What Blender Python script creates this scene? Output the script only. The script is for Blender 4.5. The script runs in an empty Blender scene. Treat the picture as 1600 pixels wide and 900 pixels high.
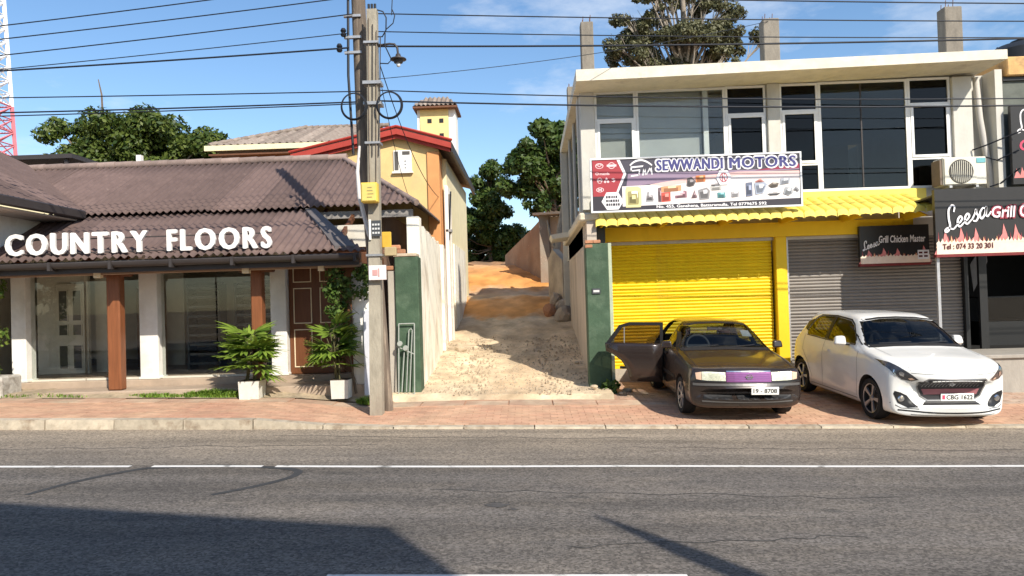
import bpy, bmesh, math, random
import numpy as np
from mathutils import Vector, Matrix
from mathutils.bvhtree import BVHTree
R = math.radians
random.seed(7); np.random.seed(7)
SC = bpy.context.scene
COL = SC.collection

# ------------------------------------------------------------ camera, sky, sun, exposure
cam = bpy.data.cameras.new('camera'); camo = bpy.data.objects.new('camera', cam); COL.objects.link(camo)
cam.sensor_width = 36.0; cam.lens = 36.0 * 1164 / 1600; cam.clip_end = 2000
camo.matrix_world = (Matrix.Translation((0, 0, 1.85)) @ Matrix.Rotation(R(1.3), 4, 'Z')
                     @ Matrix.Rotation(R(90) + math.atan(20 / 1164), 4, 'X') @ Matrix.Rotation(-R(1.75), 4, 'Z'))
SC.camera = camo
SUN_EL, SUN_AZ = R(38), R(32)            # azimuth: to the right of straight behind the camera
sdir = Vector((math.sin(SUN_AZ) * math.cos(SUN_EL), -math.cos(SUN_AZ) * math.cos(SUN_EL), math.sin(SUN_EL)))
W = bpy.data.worlds.new('World'); SC.world = W; W.use_nodes = True
nt = W.node_tree; nt.nodes.clear()
sky = nt.nodes.new('ShaderNodeTexSky'); sky.sky_type = 'NISHITA'; sky.sun_disc = False
sky.sun_elevation = SUN_EL; sky.sun_rotation = math.atan2(sdir.x, sdir.y)
sky.air_density = 1.0; sky.dust_density = 0.5; sky.ozone_density = 1.6
bg = nt.nodes.new('ShaderNodeBackground'); bg.inputs[1].default_value = 0.134
tc = nt.nodes.new('ShaderNodeTexCoord'); mp = nt.nodes.new('ShaderNodeMapping')
mp.inputs['Scale'].default_value = (1.0, 1.0, 2.6); mp.inputs['Location'].default_value = (.35, .1, .2)
nz = nt.nodes.new('ShaderNodeTexNoise'); nz.inputs['Scale'].default_value = 2.6; nz.inputs['Detail'].default_value = 9; nz.inputs['Roughness'].default_value = .62
cr = nt.nodes.new('ShaderNodeValToRGB'); cr.color_ramp.elements[0].position = .52; cr.color_ramp.elements[1].position = .74
cr.color_ramp.elements[1].color = (.75, .75, .75, 1)
mx = nt.nodes.new('ShaderNodeMix'); mx.data_type = 'RGBA'; mx.inputs[7].default_value = (6.4, 6.7, 7.1, 1)
ow = nt.nodes.new('ShaderNodeOutputWorld')
L = nt.links.new
L(tc.outputs['Generated'], mp.inputs[0]); L(mp.outputs[0], nz.inputs[0]); L(nz.outputs[0], cr.inputs[0])
hs = nt.nodes.new('ShaderNodeHueSaturation'); hs.inputs['Saturation'].default_value = 1.14; hs.inputs['Value'].default_value = 1.1; L(sky.outputs[0], hs.inputs['Color'])
L(cr.outputs[0], mx.inputs[0]); L(hs.outputs[0], mx.inputs[6]); L(mx.outputs[2], bg.inputs[0]); L(bg.outputs[0], ow.inputs[0])
sl = bpy.data.lights.new('sun', 'SUN'); sl.energy = 5.0; sl.angle = R(.53); sl.color = (1, .93, .82)
so = bpy.data.objects.new('sun', sl); COL.objects.link(so); so.rotation_euler = sdir.to_track_quat('Z', 'Y').to_euler(); so.location = (8, -12, 20)
vs = SC.view_settings; vs.view_transform = 'Standard'; vs.look = 'None'; vs.exposure = 0.3; vs.gamma = 1; vs.use_curve_mapping = False
SC.cycles.use_denoising = True; SC.cycles.max_bounces = 6; SC.cycles.transparent_max_bounces = 12

# ------------------------------------------------------------ materials
_mats = {}
def mat(name, col, rough=.75, var=.18, scale=6., bump=.15, bscale=None, metal=0., col2=None, c2=(.5, .65), c2scale=2., island=0., spec=.35, stretch=None, coat=0., objrand=0., col3=None, c3=(.55, .7), c3scale=9., emit=0):
    if name in _mats: return _mats[name]
    m = bpy.data.materials.new(name); m.use_nodes = True; t = m.node_tree; b = t.nodes['Principled BSDF']; l = t.links.new
    b.inputs['Roughness'].default_value = rough; b.inputs['Metallic'].default_value = metal; b.inputs['Specular IOR Level'].default_value = spec
    b.inputs['Coat Weight'].default_value = coat; b.inputs['Coat Roughness'].default_value = .06
    co = t.nodes.new('ShaderNodeTexCoord'); v = co.outputs['Object']
    if stretch:
        mpp = t.nodes.new('ShaderNodeMapping'); mpp.inputs['Scale'].default_value = stretch; l(v, mpp.inputs[0]); v = mpp.outputs[0]
    def noise(s, det=6, rg=.6):
        n = t.nodes.new('ShaderNodeTexNoise'); n.inputs['Scale'].default_value = s; n.inputs['Detail'].default_value = det; n.inputs['Roughness'].default_value = rg
        l(v, n.inputs['Vector']); return n.outputs[0]
    def ramp(x, a, c, lo=0, hi=1):
        r = t.nodes.new('ShaderNodeMapRange'); r.inputs[1].default_value = a; r.inputs[2].default_value = c; r.inputs[3].default_value = lo; r.inputs[4].default_value = hi
        l(x, r.inputs[0]); return r.outputs[0]
    def mixc(f, a, bb, mode='MIX'):
        n = t.nodes.new('ShaderNodeMix'); n.data_type = 'RGBA'; n.blend_type = mode
        for i, s in ((0, f), (6, a), (7, bb)):
            if isinstance(s, (int, float)): n.inputs[i].default_value = s
            elif isinstance(s, tuple): n.inputs[i].default_value = (*s, 1)
            else: l(s, n.inputs[i])
        return n.outputs[2]
    c = tuple(col)
    if col2: c = mixc(ramp(noise(c2scale, 8, .65), *c2), c, tuple(col2))
    if col3: c = mixc(ramp(noise(c3scale, 8, .7), *c3), c, tuple(col3))
    if var:
        f = ramp(noise(scale, 8, .65), .25, .75, 1 - var, 1 + var)
        n = t.nodes.new('ShaderNodeVectorMath'); n.operation = 'SCALE'
        if isinstance(c, tuple): n.inputs[0].default_value = c
        else: l(c, n.inputs[0])
        l(f, n.inputs['Scale']); c = n.outputs[0]
    if island or objrand:
        if island: g = t.nodes.new('ShaderNodeNewGeometry'); rr = g.outputs['Random Per Island']; a = island
        else: g = t.nodes.new('ShaderNodeObjectInfo'); rr = g.outputs['Random']; a = objrand
        f = ramp(rr, 0, 1, 1 - a, 1 + a)
        n = t.nodes.new('ShaderNodeVectorMath'); n.operation = 'SCALE'
        if isinstance(c, tuple): n.inputs[0].default_value = c
        else: l(c, n.inputs[0])
        l(f, n.inputs['Scale']); c = n.outputs[0]
    if isinstance(c, tuple): b.inputs['Base Color'].default_value = (*c, 1)
    else: l(c, b.inputs['Base Color'])
    if bump:
        bn = t.nodes.new('ShaderNodeBump'); bn.inputs['Strength'].default_value = bump; bn.inputs['Distance'].default_value = .02
        l(noise(bscale or scale * 5, 5, .7), bn.inputs['Height']); l(bn.outputs[0], b.inputs['Normal'])
    _mats[name] = m; return m
def glass(name, tint, refl=1.0, rough=.0):
    if name in _mats: return _mats[name]
    m = bpy.data.materials.new(name); m.use_nodes = True; t = m.node_tree; t.nodes.clear(); l = t.links.new
    o = t.nodes.new('ShaderNodeOutputMaterial'); mixs = t.nodes.new('ShaderNodeMixShader')
    tr = t.nodes.new('ShaderNodeBsdfTransparent'); tr.inputs[0].default_value = (*tint, 1)
    gl = t.nodes.new('ShaderNodeBsdfGlossy'); gl.inputs['Roughness'].default_value = rough; gl.inputs[0].default_value = (refl, refl, refl, 1)
    fr = t.nodes.new('ShaderNodeFresnel'); ge = t.nodes.new('ShaderNodeNewGeometry'); mr = t.nodes.new('ShaderNodeMapRange'); mr.inputs[3].default_value = 1.5; mr.inputs[4].default_value = 1 / 1.5; l(ge.outputs['Backfacing'], mr.inputs[0]); l(mr.outputs[0], fr.inputs[0])
    l(fr.outputs[0], mixs.inputs[0]); l(tr.outputs[0], mixs.inputs[1]); l(gl.outputs[0], mixs.inputs[2]); l(mixs.outputs[0], o.inputs[0])
    _mats[name] = m; return m
def leafmat(name, c1, c2, tr=.25):
    if name in _mats: return _mats[name]
    m = bpy.data.materials.new(name); m.use_nodes = True; t = m.node_tree; b = t.nodes['Principled BSDF']; l = t.links.new
    g = t.nodes.new('ShaderNodeNewGeometry'); r = t.nodes.new('ShaderNodeValToRGB')
    r.color_ramp.elements[0].color = (*c1, 1); r.color_ramp.elements[1].color = (*c2, 1)
    l(g.outputs['Random Per Island'], r.inputs[0]); l(r.outputs[0], b.inputs['Base Color']); b.inputs['Roughness'].default_value = .5; b.inputs['Specular IOR Level'].default_value = .35
    o = t.nodes['Material Output']; mi = t.nodes.new('ShaderNodeMixShader'); mi.inputs[0].default_value = tr
    tl = t.nodes.new('ShaderNodeBsdfTranslucent'); l(r.outputs[0], tl.inputs[0])
    l(b.outputs[0], mi.inputs[1]); l(tl.outputs[0], mi.inputs[2]); l(mi.outputs[0], o.inputs[0])
    _mats[name] = m; return m

# ------------------------------------------------------------ building blocks
class MB:
    def __init__(s): s.v = []; s.f = []
    def add(s, vs, fs):
        n = len(s.v); s.v += [tuple(p) for p in vs]; s.f += [tuple(i + n for i in f) for f in fs]; return s
    def box(s, x0, x1, y0, y1, z0, z1, bev=0.):
        if bev:
            b = min(bev, (x1 - x0) * .4, (y1 - y0) * .4, (z1 - z0) * .4)
            bm = bmesh.new(); bmesh.ops.create_cube(bm, size=1)
            for v in bm.verts: v.co = ((x0 + x1) / 2 + v.co.x * (x1 - x0), (y0 + y1) / 2 + v.co.y * (y1 - y0), (z0 + z1) / 2 + v.co.z * (z1 - z0))
            bmesh.ops.bevel(bm, geom=list(bm.edges), offset=b, segments=1, profile=.5, affect='EDGES')
            bm.verts.index_update(); s.add([v.co[:] for v in bm.verts], [[v.index for v in f.verts] for f in bm.faces]); bm.free(); return s
        return s.add([(x0, y0, z0), (x1, y0, z0), (x1, y1, z0), (x0, y1, z0), (x0, y0, z1), (x1, y0, z1), (x1, y1, z1), (x0, y1, z1)],
                     [(0, 3, 2, 1), (4, 5, 6, 7), (0, 1, 5, 4), (1, 2, 6, 5), (2, 3, 7, 6), (3, 0, 4, 7)])
    def hexa(s, b, t):   # two quads, bottom and top
        return s.add(list(b) + list(t), [(0, 3, 2, 1), (4, 5, 6, 7), (0, 1, 5, 4), (1, 2, 6, 5), (2, 3, 7, 6), (3, 0, 4, 7)])
    def prism(s, pts, axis, a, b):   # polygon in the other two axes, extruded along axis from a to b
        def P(p, t): return {'x': (t, p[0], p[1]), 'y': (p[0], t, p[1]), 'z': (p[0], p[1], t)}[axis]
        n = len(pts)
        return s.add([P(p, a) for p in pts] + [P(p, b) for p in pts], [tuple(range(n))[::-1], tuple(range(n, 2 * n))] + [(i, (i + 1) % n, (i + 1) % n + n, i + n) for i in range(n)])
    def tube(s, pts, r, n=8, cap=True):
        pts = [Vector(p) for p in pts]; k = len(pts); rr = r if isinstance(r, (list, tuple)) else [r] * k
        up = None; vs = []
        for i, p in enumerate(pts):
            d = (pts[min(i + 1, k - 1)] - pts[max(i - 1, 0)]).normalized()
            if up is None: up = Vector((0, 0, 1)) if abs(d.z) < .9 else Vector((1, 0, 0))
            a = d.cross(up)
            if a.length < 1e-4: a = d.orthogonal()
            a.normalize(); b = a.cross(d); up = b
            for j in range(n):
                w = 2 * math.pi * j / n; vs.append(p + (a * math.cos(w) + b * math.sin(w)) * rr[i])
        fs = [(i * n + j, i * n + (j + 1) % n, (i + 1) * n + (j + 1) % n, (i + 1) * n + j) for i in range(k - 1) for j in range(n)]
        if cap: fs += [tuple(range(n))[::-1], tuple(range((k - 1) * n, k * n))]
        return s.add(vs, fs)
    def lathe(s, prof, n=24, c=(0, 0, 0), axis='z', a0=0, a1=2 * math.pi):
        full = abs(a1 - a0 - 2 * math.pi) < 1e-6; m = n if full else n + 1; vs = []
        for j in range(m):
            w = a0 + (a1 - a0) * j / n
            for r, h in prof:
                p = (r * math.cos(w), r * math.sin(w), h)
                if axis == 'x': p = (h, r * math.cos(w), r * math.sin(w))
                if axis == 'y': p = (r * math.cos(w), h, r * math.sin(w))
                vs.append((p[0] + c[0], p[1] + c[1], p[2] + c[2]))
        k = len(prof); fs = []
        for j in range(n):
            for i in range(k - 1): fs.append((j * k + i, ((j + 1) % m) * k + i, ((j + 1) % m) * k + i + 1, j * k + i + 1))
        return s.add(vs, fs)
    def grid(s, xs, ys, fn):
        nx, ny = len(xs), len(ys)
        return s.add([fn(x, y) for y in ys for x in xs], [(j * nx + i, j * nx + i + 1, (j + 1) * nx + i + 1, (j + 1) * nx + i) for j in range(ny - 1) for i in range(nx - 1)])
    def mesh(s, name, m, smooth=False, off=(0, 0, 0)):
        me = bpy.data.meshes.new(name); ox, oy, oz = off
        me.from_pydata([(x - ox, y - oy, z - oz) for x, y, z in s.v] if any(off) else s.v, [], s.f)
        for q in (m if isinstance(m, (list, tuple)) else [m]): me.materials.append(q)
        if smooth:
            me.shade_smooth()
            me.set_sharp_from_angle(angle=R(smooth if smooth > 1 else 40))
        me.update(); return me
    def build(s, name, m, parent=None, smooth=False, local=False, label=None):
        """points are world points unless local; the parent's location is taken off"""
        off = (0, 0, 0) if (parent is None or local) else wloc(parent)
        o = bpy.data.objects.new(name, s.mesh(name, m, smooth, off)); COL.objects.link(o)
        if parent: o.parent = parent
        if label: o['label'] = label
        return o
def wloc(o):
    v = Vector((0, 0, 0))
    while o: v += Vector(o.location); o = o.parent
    return tuple(v)
def tag(o, label, cat=None, group=None, kind=None):
    if label: o['label'] = label
    if cat: o['category'] = cat
    if group: o['group'] = group
    if kind: o['kind'] = kind
    return o
def struct(o, label=None): o['kind'] = 'structure'; (label and tag(o, label)); return o
def thing(name, label, cat, loc=(0, 0, 0), rot=(0, 0, 0), group=None):
    o = bpy.data.objects.new(name, None); COL.objects.link(o); o.location = loc; o.rotation_euler = rot; o.empty_display_size = .2
    return tag(o, label, cat, group)
def copy_of(o, parent, loc=None):
    c = o.copy(); COL.objects.link(c); c.parent = parent
    if loc is not None: c.location = loc
    return c
def single(o, label, cat, group=None):       # a thing that is one mesh: move its origin to its base
    me = o.data; n = len(me.vertices); a = np.empty(n * 3); me.vertices.foreach_get('co', a); a = a.reshape(-1, 3)
    c = np.array([(a[:, 0].min() + a[:, 0].max()) / 2, (a[:, 1].min() + a[:, 1].max()) / 2, a[:, 2].min()])
    me.vertices.foreach_set('co', (a - c).ravel()); o.location = c; me.update()
    return tag(o, label, cat, group)
_fc = {}
def text_geo(s, bold=0., res=3, shear=0., spacing=1.):
    cu = bpy.data.curves.new('t', 'FONT'); cu.body = s; cu.size = 1; cu.offset = bold; cu.resolution_u = res; cu.shear = shear; cu.space_character = spacing; cu.fill_mode = 'FRONT'
    o = bpy.data.objects.new('t', cu); COL.objects.link(o)
    dg = bpy.context.evaluated_depsgraph_get(); me = o.evaluated_get(dg).to_mesh()
    v = [tuple(p.co) for p in me.vertices]; f = [tuple(p.vertices) for p in me.polygons]
    o.evaluated_get(dg).to_mesh_clear(); bpy.data.objects.remove(o); bpy.data.curves.remove(cu); return v, f
def text(s, x0, x1, z0, z1, y, depth=.004, bold=0., shear=0., spacing=1., grow=0., thick=None):
    """lettering that fills the box x0..x1, z0..z1 in a plane facing -Y; grow widens the strokes in metres"""
    v, f = text_geo(s, bold, 3, shear, spacing); a = np.array(v)
    ax, bx, az, bz = a[:, 0].min(), a[:, 0].max(), a[:, 1].min(), a[:, 1].max()
    if grow:
        v2, f2 = text_geo(s, bold + grow / ((z1 - z0) / (bz - az)), 3, shear, spacing); v, f = v2, f2
    mb = MB(); n = len(v); kx = (x1 - x0) / (bx - ax); kz = (z1 - z0) / (bz - az)
    P = [(x0 + (p[0] - ax) * kx, z0 + (p[1] - az) * kz) for p in v]
    if not depth:
        mb.add([(p[0], y, p[1]) for p in P], f); return mb
    from collections import Counter
    ed = Counter(); 
    for q in f:
        for i in range(len(q)): ed[tuple(sorted((q[i], q[(i + 1) % len(q)])))] += 1
    mb.add([(p[0], y - depth, p[1]) for p in P] + [(p[0], y, p[1]) for p in P], list(f) + [(a_, b_, b_ + n, a_ + n) for (a_, b_), c in ed.items() if c == 1])
    return mb
def ribbon(pts, w, y, depth=.004, sub=6):
    """a flat brush stroke through 2D points (x, z) facing -Y"""
    P = [Vector(p) for p in pts]; Q = []
    for i in range(len(P) - 1):
        a, b, c, d = P[max(i - 1, 0)], P[i], P[i + 1], P[min(i + 2, len(P) - 1)]
        for k in range(sub):
            t = k / sub; Q.append(.5 * ((2 * b) + (c - a) * t + (2 * a - 5 * b + 4 * c - d) * t * t + (3 * b - a - 3 * c + d) * t ** 3))
    Q.append(P[-1]); mb = MB(); vs = []
    for i, q in enumerate(Q):
        d = (Q[min(i + 1, len(Q) - 1)] - Q[max(i - 1, 0)]); d = d.normalized() if d.length > 1e-6 else Vector((1, 0))
        ww = w * (.55 + .45 * math.sin(math.pi * min(1, max(0, .12 + .76 * i / (len(Q) - 1))))); nn = Vector((-d.y, d.x)) * ww / 2
        vs += [(q.x + nn.x, y - depth, q.y + nn.y), (q.x - nn.x, y - depth, q.y - nn.y)]
    return mb.add(vs, [(2 * i, 2 * i + 1, 2 * i + 3, 2 * i + 2) for i in range(len(Q) - 1)])
def fat(s, x0, x1, z0, z1, y, depth, dx, dz, spacing=1., bold=0., n=8):
    """heavier lettering: the same outlines set close together"""
    r = MB()
    for k in range(n):
        a = 2 * math.pi * k / n; ex, ez = dx * math.cos(a), dz * math.sin(a); t = text(s, x0 + dx + ex, x1 - dx + ex, z0 + dz + ez, z1 - dz + ez, y - .0004 * k, depth, bold, spacing=spacing); r.add(t.v, t.f)
    return r
def disc(mb, cx, cz, rx, rz, y, n=20, r0=0.):
    if r0: return mb.add([(cx + rx * k * math.cos(2 * math.pi * i / n), y, cz + rz * k * math.sin(2 * math.pi * i / n)) for k in (r0, 1) for i in range(n)], [(i, (i + 1) % n, n + (i + 1) % n, n + i) for i in range(n)])
    return mb.add([(cx + rx * math.cos(2 * math.pi * i / n), y, cz + rz * math.sin(2 * math.pi * i / n)) for i in range(n)], [tuple(range(n))])
def poly(mb, pts, y): return mb.add([(p[0], y, p[1]) for p in pts], [tuple(range(len(pts)))])
def join(*mbs):
    r = MB()
    for m in mbs: r.add(m.v, m.f)
    return r

# ------------------------------------------------------------ plants
def leaves(n, clumps, size, flat=.35, seed=1, shape=1.9):
    """n leaf blades (two faces folded on the midrib) scattered in clumps [(centre, radius)]"""
    rg = np.random.RandomState(seed); C = np.array([c[0] for c in clumps]); Rr = np.array([c[1] for c in clumps]); w = Rr ** 2; w = w / w.sum()
    k = rg.choice(len(clumps), n, p=w); d = rg.normal(size=(n, 3)); d /= np.linalg.norm(d, axis=1)[:, None]
    rad = Rr[k] * (rg.rand(n) ** .42); p = C[k] + d * rad[:, None] * np.array([1, 1, .8])
    nrm = d * .7 + rg.normal(size=(n, 3)) * .5 + np.array([0, 0, flat]); nrm /= np.linalg.norm(nrm, axis=1)[:, None]
    a = np.cross(nrm, rg.normal(size=(n, 3))); a /= np.linalg.norm(a, axis=1)[:, None] + 1e-9; b = np.cross(nrm, a)
    s = size * (.6 + .8 * rg.rand(n))[:, None]
    v = np.stack([p - a * s * shape / 2, p + b * s * .5 - nrm * s * .12, p + a * s * shape / 2, p - b * s * .5 - nrm * s * .12], 1).reshape(-1, 3)
    i = np.arange(n) * 4; f = np.stack([i, i + 1, i + 2, i + 3], 1)
    return v, f
def leaf_obj(name, v, f, m, parent, off):
    me = bpy.data.meshes.new(name); n = len(f)
    me.vertices.add(len(v)); me.vertices.foreach_set('co', (v - np.array(off)).ravel().astype('f'))
    me.loops.add(n * 4); me.loops.foreach_set('vertex_index', f.ravel().astype('i'))
    me.polygons.add(n); me.polygons.foreach_set('loop_start', (np.arange(n) * 4).astype('i')); me.update(calc_edges=True)
    me.materials.append(m); o = bpy.data.objects.new(name, me); COL.objects.link(o); o.parent = parent; return o
def tree(name, label, base, top, ells, n, size, lm, bm, seed, ncl=26, trunk_r=.22, group=None, clr=.28, lean=(0, 0), fine=0):
    rg = random.Random(seed); root = thing(name, label, 'tree', base, group=group)
    clumps = []
    for (cx, cy, cz, rx, ry, rz) in ells:
        for _ in range(ncl):
            while 1:
                u = Vector((rg.uniform(-1, 1), rg.uniform(-1, 1), rg.uniform(-1, 1)))
                if .25 < u.length < 1: break
            u = u * (.55 + .45 * u.length) if u.length < .8 else u
            clumps.append(((cx + u.x * rx, cy + u.y * ry, cz + u.z * rz), clr * min(rx, rz) * rg.uniform(.6, 1.25)))
    v, f = leaves(n, clumps, size, seed=seed); leaf_obj('crown', v, f, lm, root, base)
    b = Vector(base); tp = Vector((base[0] + lean[0], base[1] + lean[1], top)); mid = b.lerp(tp, .5) + Vector((rg.uniform(-.3, .3), rg.uniform(-.3, .3), 0))
    MB().tube([b, b.lerp(mid, .5) + Vector((.06, 0, 0)), mid, mid.lerp(tp, .6), tp], [trunk_r * 1.25, trunk_r, trunk_r * .85, trunk_r * .6, trunk_r * .35], 10).build('trunk', bm, root, smooth=60)
    lb = MB()
    for c, r in clumps[::2]:
        c = Vector(c); s = b.lerp(tp, min(.95, max(.35, (c.z - b.z) / max(.1, (tp.z - b.z)) * .75))); m1 = s.lerp(c, .5) + Vector((0, 0, -.12 * (c - s).length * rg.uniform(0, 1.2)))
        lb.tube([s, m1, c], [trunk_r * .36, trunk_r * .2, trunk_r * .07], 5, False)
        for _ in range(fine):
            e = c + Vector((rg.gauss(0, 1), rg.gauss(0, 1), rg.gauss(.3, .8))) * r * .8; lb.tube([m1.lerp(c, .6), e], [trunk_r * .08, trunk_r * .025], 3, False)
    lb.build('limbs', bm, root, smooth=60)
    return root

# ============================================================ THE SETTING
def cl(x): return max(-45., min(45., x))
def road_z(x): return -.025 * cl(x)
def kerb_h(x):     # full kerb on the left, dropped for the driveways on the right
    t = min(1, max(0, (x + 4.1) / 1.5)); return .14 * (1 - t) + .03 * t
def pave_z(x, y):
    t = min(1, max(0, (x + 3.2) / 2.2)); return road_z(x) + kerb_h(x) + (y - 10.75) * (.012 * (1 - t) + .045 * t)
m_asph = mat('asphalt', (.125, .111, .098), .88, .3, 30, .5, 90, col2=(.165, .142, .118), c2=(.45, .7), c2scale=1.3, col3=(.085, .078, .07), c3=(.6, .66), c3scale=2.2, stretch=(.5, 1.4, 1))
def road_material():
    m = m_asph; t = m.node_tree; b = t.nodes['Principled BSDF']; l = t.links.new
    src = b.inputs['Base Color'].links[0].from_socket
    co = t.nodes.new('ShaderNodeTexCoord'); sp = t.nodes.new('ShaderNodeSeparateXYZ'); l(co.outputs['Object'], sp.inputs[0])
    nz = t.nodes.new('ShaderNodeTexNoise'); nz.inputs['Scale'].default_value = .8; nz.inputs['Detail'].default_value = 7; l(co.outputs['Object'], nz.inputs['Vector'])
    ad = t.nodes.new('ShaderNodeMath'); ad.operation = 'MULTIPLY_ADD'; ad.inputs[1].default_value = 1.6; l(nz.outputs[0], ad.inputs[0]); l(sp.outputs[1], ad.inputs[2])
    mr = t.nodes.new('ShaderNodeMapRange'); mr.inputs[1].default_value = 8.7; mr.inputs[2].default_value = 11.6; mr.inputs[4].default_value = .8; l(ad.outputs[0], mr.inputs[0])
    mi = t.nodes.new('ShaderNodeMix'); mi.data_type = 'RGBA'; mi.inputs[7].default_value = (.33, .265, .19, 1); l(mr.outputs[0], mi.inputs[0]); l(src, mi.inputs[6])
    # coarse stone chips
    vo = t.nodes.new('ShaderNodeTexVoronoi'); vo.inputs['Scale'].default_value = 55; l(co.outputs['Object'], vo.inputs['Vector'])
    r2 = t.nodes.new('ShaderNodeMapRange'); r2.inputs[1].default_value = 0; r2.inputs[2].default_value = 1; r2.inputs[3].default_value = .55; r2.inputs[4].default_value = 1.5
    sc_ = t.nodes.new('ShaderNodeSeparateColor'); l(vo.outputs['Color'], sc_.inputs[0]); l(sc_.outputs[0], r2.inputs[0])
    vm = t.nodes.new('ShaderNodeVectorMath'); vm.operation = 'SCALE'; l(mi.outputs[2], vm.inputs[0]); l(r2.outputs[0], vm.inputs['Scale']); 
    mp2 = t.nodes.new('ShaderNodeMapping'); mp2.inputs['Scale'].default_value = (.1, 1.5, 1); l(co.outputs['Object'], mp2.inputs[0]); n2 = t.nodes.new('ShaderNodeTexNoise'); n2.inputs['Scale'].default_value = 1.6; n2.inputs['Detail'].default_value = 6; l(mp2.outputs[0], n2.inputs['Vector'])
    r3 = t.nodes.new('ShaderNodeMapRange'); r3.inputs[1].default_value = .3; r3.inputs[2].default_value = .7; r3.inputs[3].default_value = .74; r3.inputs[4].default_value = 1.26; l(n2.outputs[0], r3.inputs[0])
    v3 = t.nodes.new('ShaderNodeVectorMath'); v3.operation = 'SCALE'; l(vm.outputs[0], v3.inputs[0]); l(r3.outputs[0], v3.inputs['Scale']); l(v3.outputs[0], b.inputs['Base Color'])
road_material()
m_earth = mat('earth', (.30, .22, .14), .95, .3, 5, .6, 30)
xs = [-600, -200, -45] + list(range(-40, 41, 8)) + [45, 200, 600]
g = MB().grid(xs, [-500, -100, -20, 2, 8, 10.7, 13, 21, 30, 60, 150, 900], lambda x, y: (x, y, road_z(x) - .05 + (0 if y < 13.5 else min(1.3, (y - 13) * .09)) - (.1 if y > 10 else 0)))
struct(g.build('ground', m_earth))
struct(MB().grid(xs, [1.2, 4, 6, 8, 10.8], lambda x, y: (x, y, road_z(x))).build('road', m_asph))
struct(MB().grid(xs, [-6, -2, 1.21], lambda x, y: (x, y, road_z(x) + .1)).build('near_pavement', mat('near_paving', (.33, .27, .22), .9, .2, 3, .3)))
m_line = mat('road_paint', (.74, .72, .68), .6, .1, 20, .2, col2=(.25, .24, .22), c2=(.56, .66), c2scale=5)
def line(name, segs, y, w):
    mb = MB()
    for a, b in segs: mb.grid(np.linspace(a, b, max(2, int(abs(b - a)) + 2)), [y - w / 2, y + w / 2], lambda x, yy: (x, yy + .012 * math.sin(x * 1.3), road_z(x) + .004))
    return struct(mb.build(name, m_line))
line('edge_line', [(-45, -4.55), (-4.3, -3.05), (-2.9, 45)], 8.32, .085)
line('centre_line', [(-1.42, 1.0), (-8, -5.2), (4.8, 8.2)], 5.0, .10)
m_tar = mat('tar_seam', (.05, .05, .05), .7, .2, 20, .2)
def seam(pts, w):
    mb = ribbon(pts, w, 0, 0, 8); mb.v = [(x, z, road_z(x) + .003) for x, y, z in mb.v]; return mb
struct(join(seam([(-4.9, 7.1), (-4.75, 7.6), (-4.45, 8.1), (-4.2, 8.27), (-3.5, 8.36), (-2.7, 8.2), (-2.55, 7.9), (-2.75, 7.5), (-3.1, 7.1)], .1)).build('tar_seam', m_tar))
def crack(x0, y0, x1, y1, seed):
    rg = random.Random(seed); n = 14; return seam([(x0 + (x1 - x0) * k / n + rg.uniform(-.05, .05), y0 + (y1 - y0) * k / n + rg.uniform(-.06, .06)) for k in range(n + 1)], .014)
struct(join(crack(-7, 9.3, -2, 9.6, 1), crack(1.2, 9.4, 6.5, 9.15, 2), crack(-1, 7.3, 3.4, 7.0, 3), crack(-3.6, 10.2, 1.5, 10.0, 5), crack(.2, 5.6, 2.6, 5.9, 6)).build('road_crack', m_tar))
m_stain = mat('oil_stain', (.075, .07, .065), .6, .3, 8, .3)
mb = MB()
for sx_, sy_, rr in ((-.35, 6.75, .07), (-.2, 6.62, .03)): mb.add([(sx_ + rr * 1.6 * math.cos(k * .4488) * (1 + .25 * math.sin(k * 2.3 + sx_)), sy_ + rr * math.sin(k * .4488) * (1 + .2 * math.cos(k * 1.7)), road_z(sx_ + rr * 1.6 * math.cos(k * .4488)) + .0035) for k in range(14)], [tuple(range(14))])
struct(mb.build('oil_stain', m_stain))

# kerb stones, pavers and slabs
m_kerb = mat('kerb_concrete', (.47, .40, .30), .9, .25, 9, .5, 40, col2=(.25, .18, .12), c2=(.5, .72), c2scale=5, objrand=.15)
kerb = struct(MB().grid(xs, [10.77, 10.9], lambda x, y: (x, y, pave_z(x, y) - .03)).build('kerb', m_kerb))
x = -11.2; i = 0
while x < 11:
    w = 1.02; h0, h1 = kerb_h(x), kerb_h(x + w); e = .012 * random.uniform(-1, 1)
    a, b_ = x + .009, x + w - .009
    P = lambda xx, y, up: (xx, y, road_z(xx) + (kerb_h(xx) + .006 if up else -.08))
    MB().hexa([P(a, 10.73 + e, 0), P(b_, 10.73 + e, 0), P(b_, 10.9, 0), P(a, 10.9, 0)], [(a, 10.75 + e, road_z(a) + h0), (b_, 10.75 + e, road_z(b_) + h1), (b_, 10.9, road_z(b_) + h1 + .006), (a, 10.9, road_z(a) + h0 + .006)]).build('kerb_stone', m_kerb, kerb)
    x += w
m_dust = mat('paver_bed', (.42, .24, .15), .95, .25, 7, .4)
yy = [10.9, 11.3, 11.8, 12.3, 12.9, 13.1]
pav = struct(MB().grid(np.linspace(-12, 14, 80), yy, lambda x, y: (x, y, pave_z(x, y) - .006)).build('pavement', m_dust))
m_paver = mat('red_paver', (.50, .275, .18), .9, .2, 3.5, .3, 40, col2=(.56, .37, .235), c2=(.35, .7), c2scale=.9, island=.11)
mb = MB()
y = 10.91; r_ = 0
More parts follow.
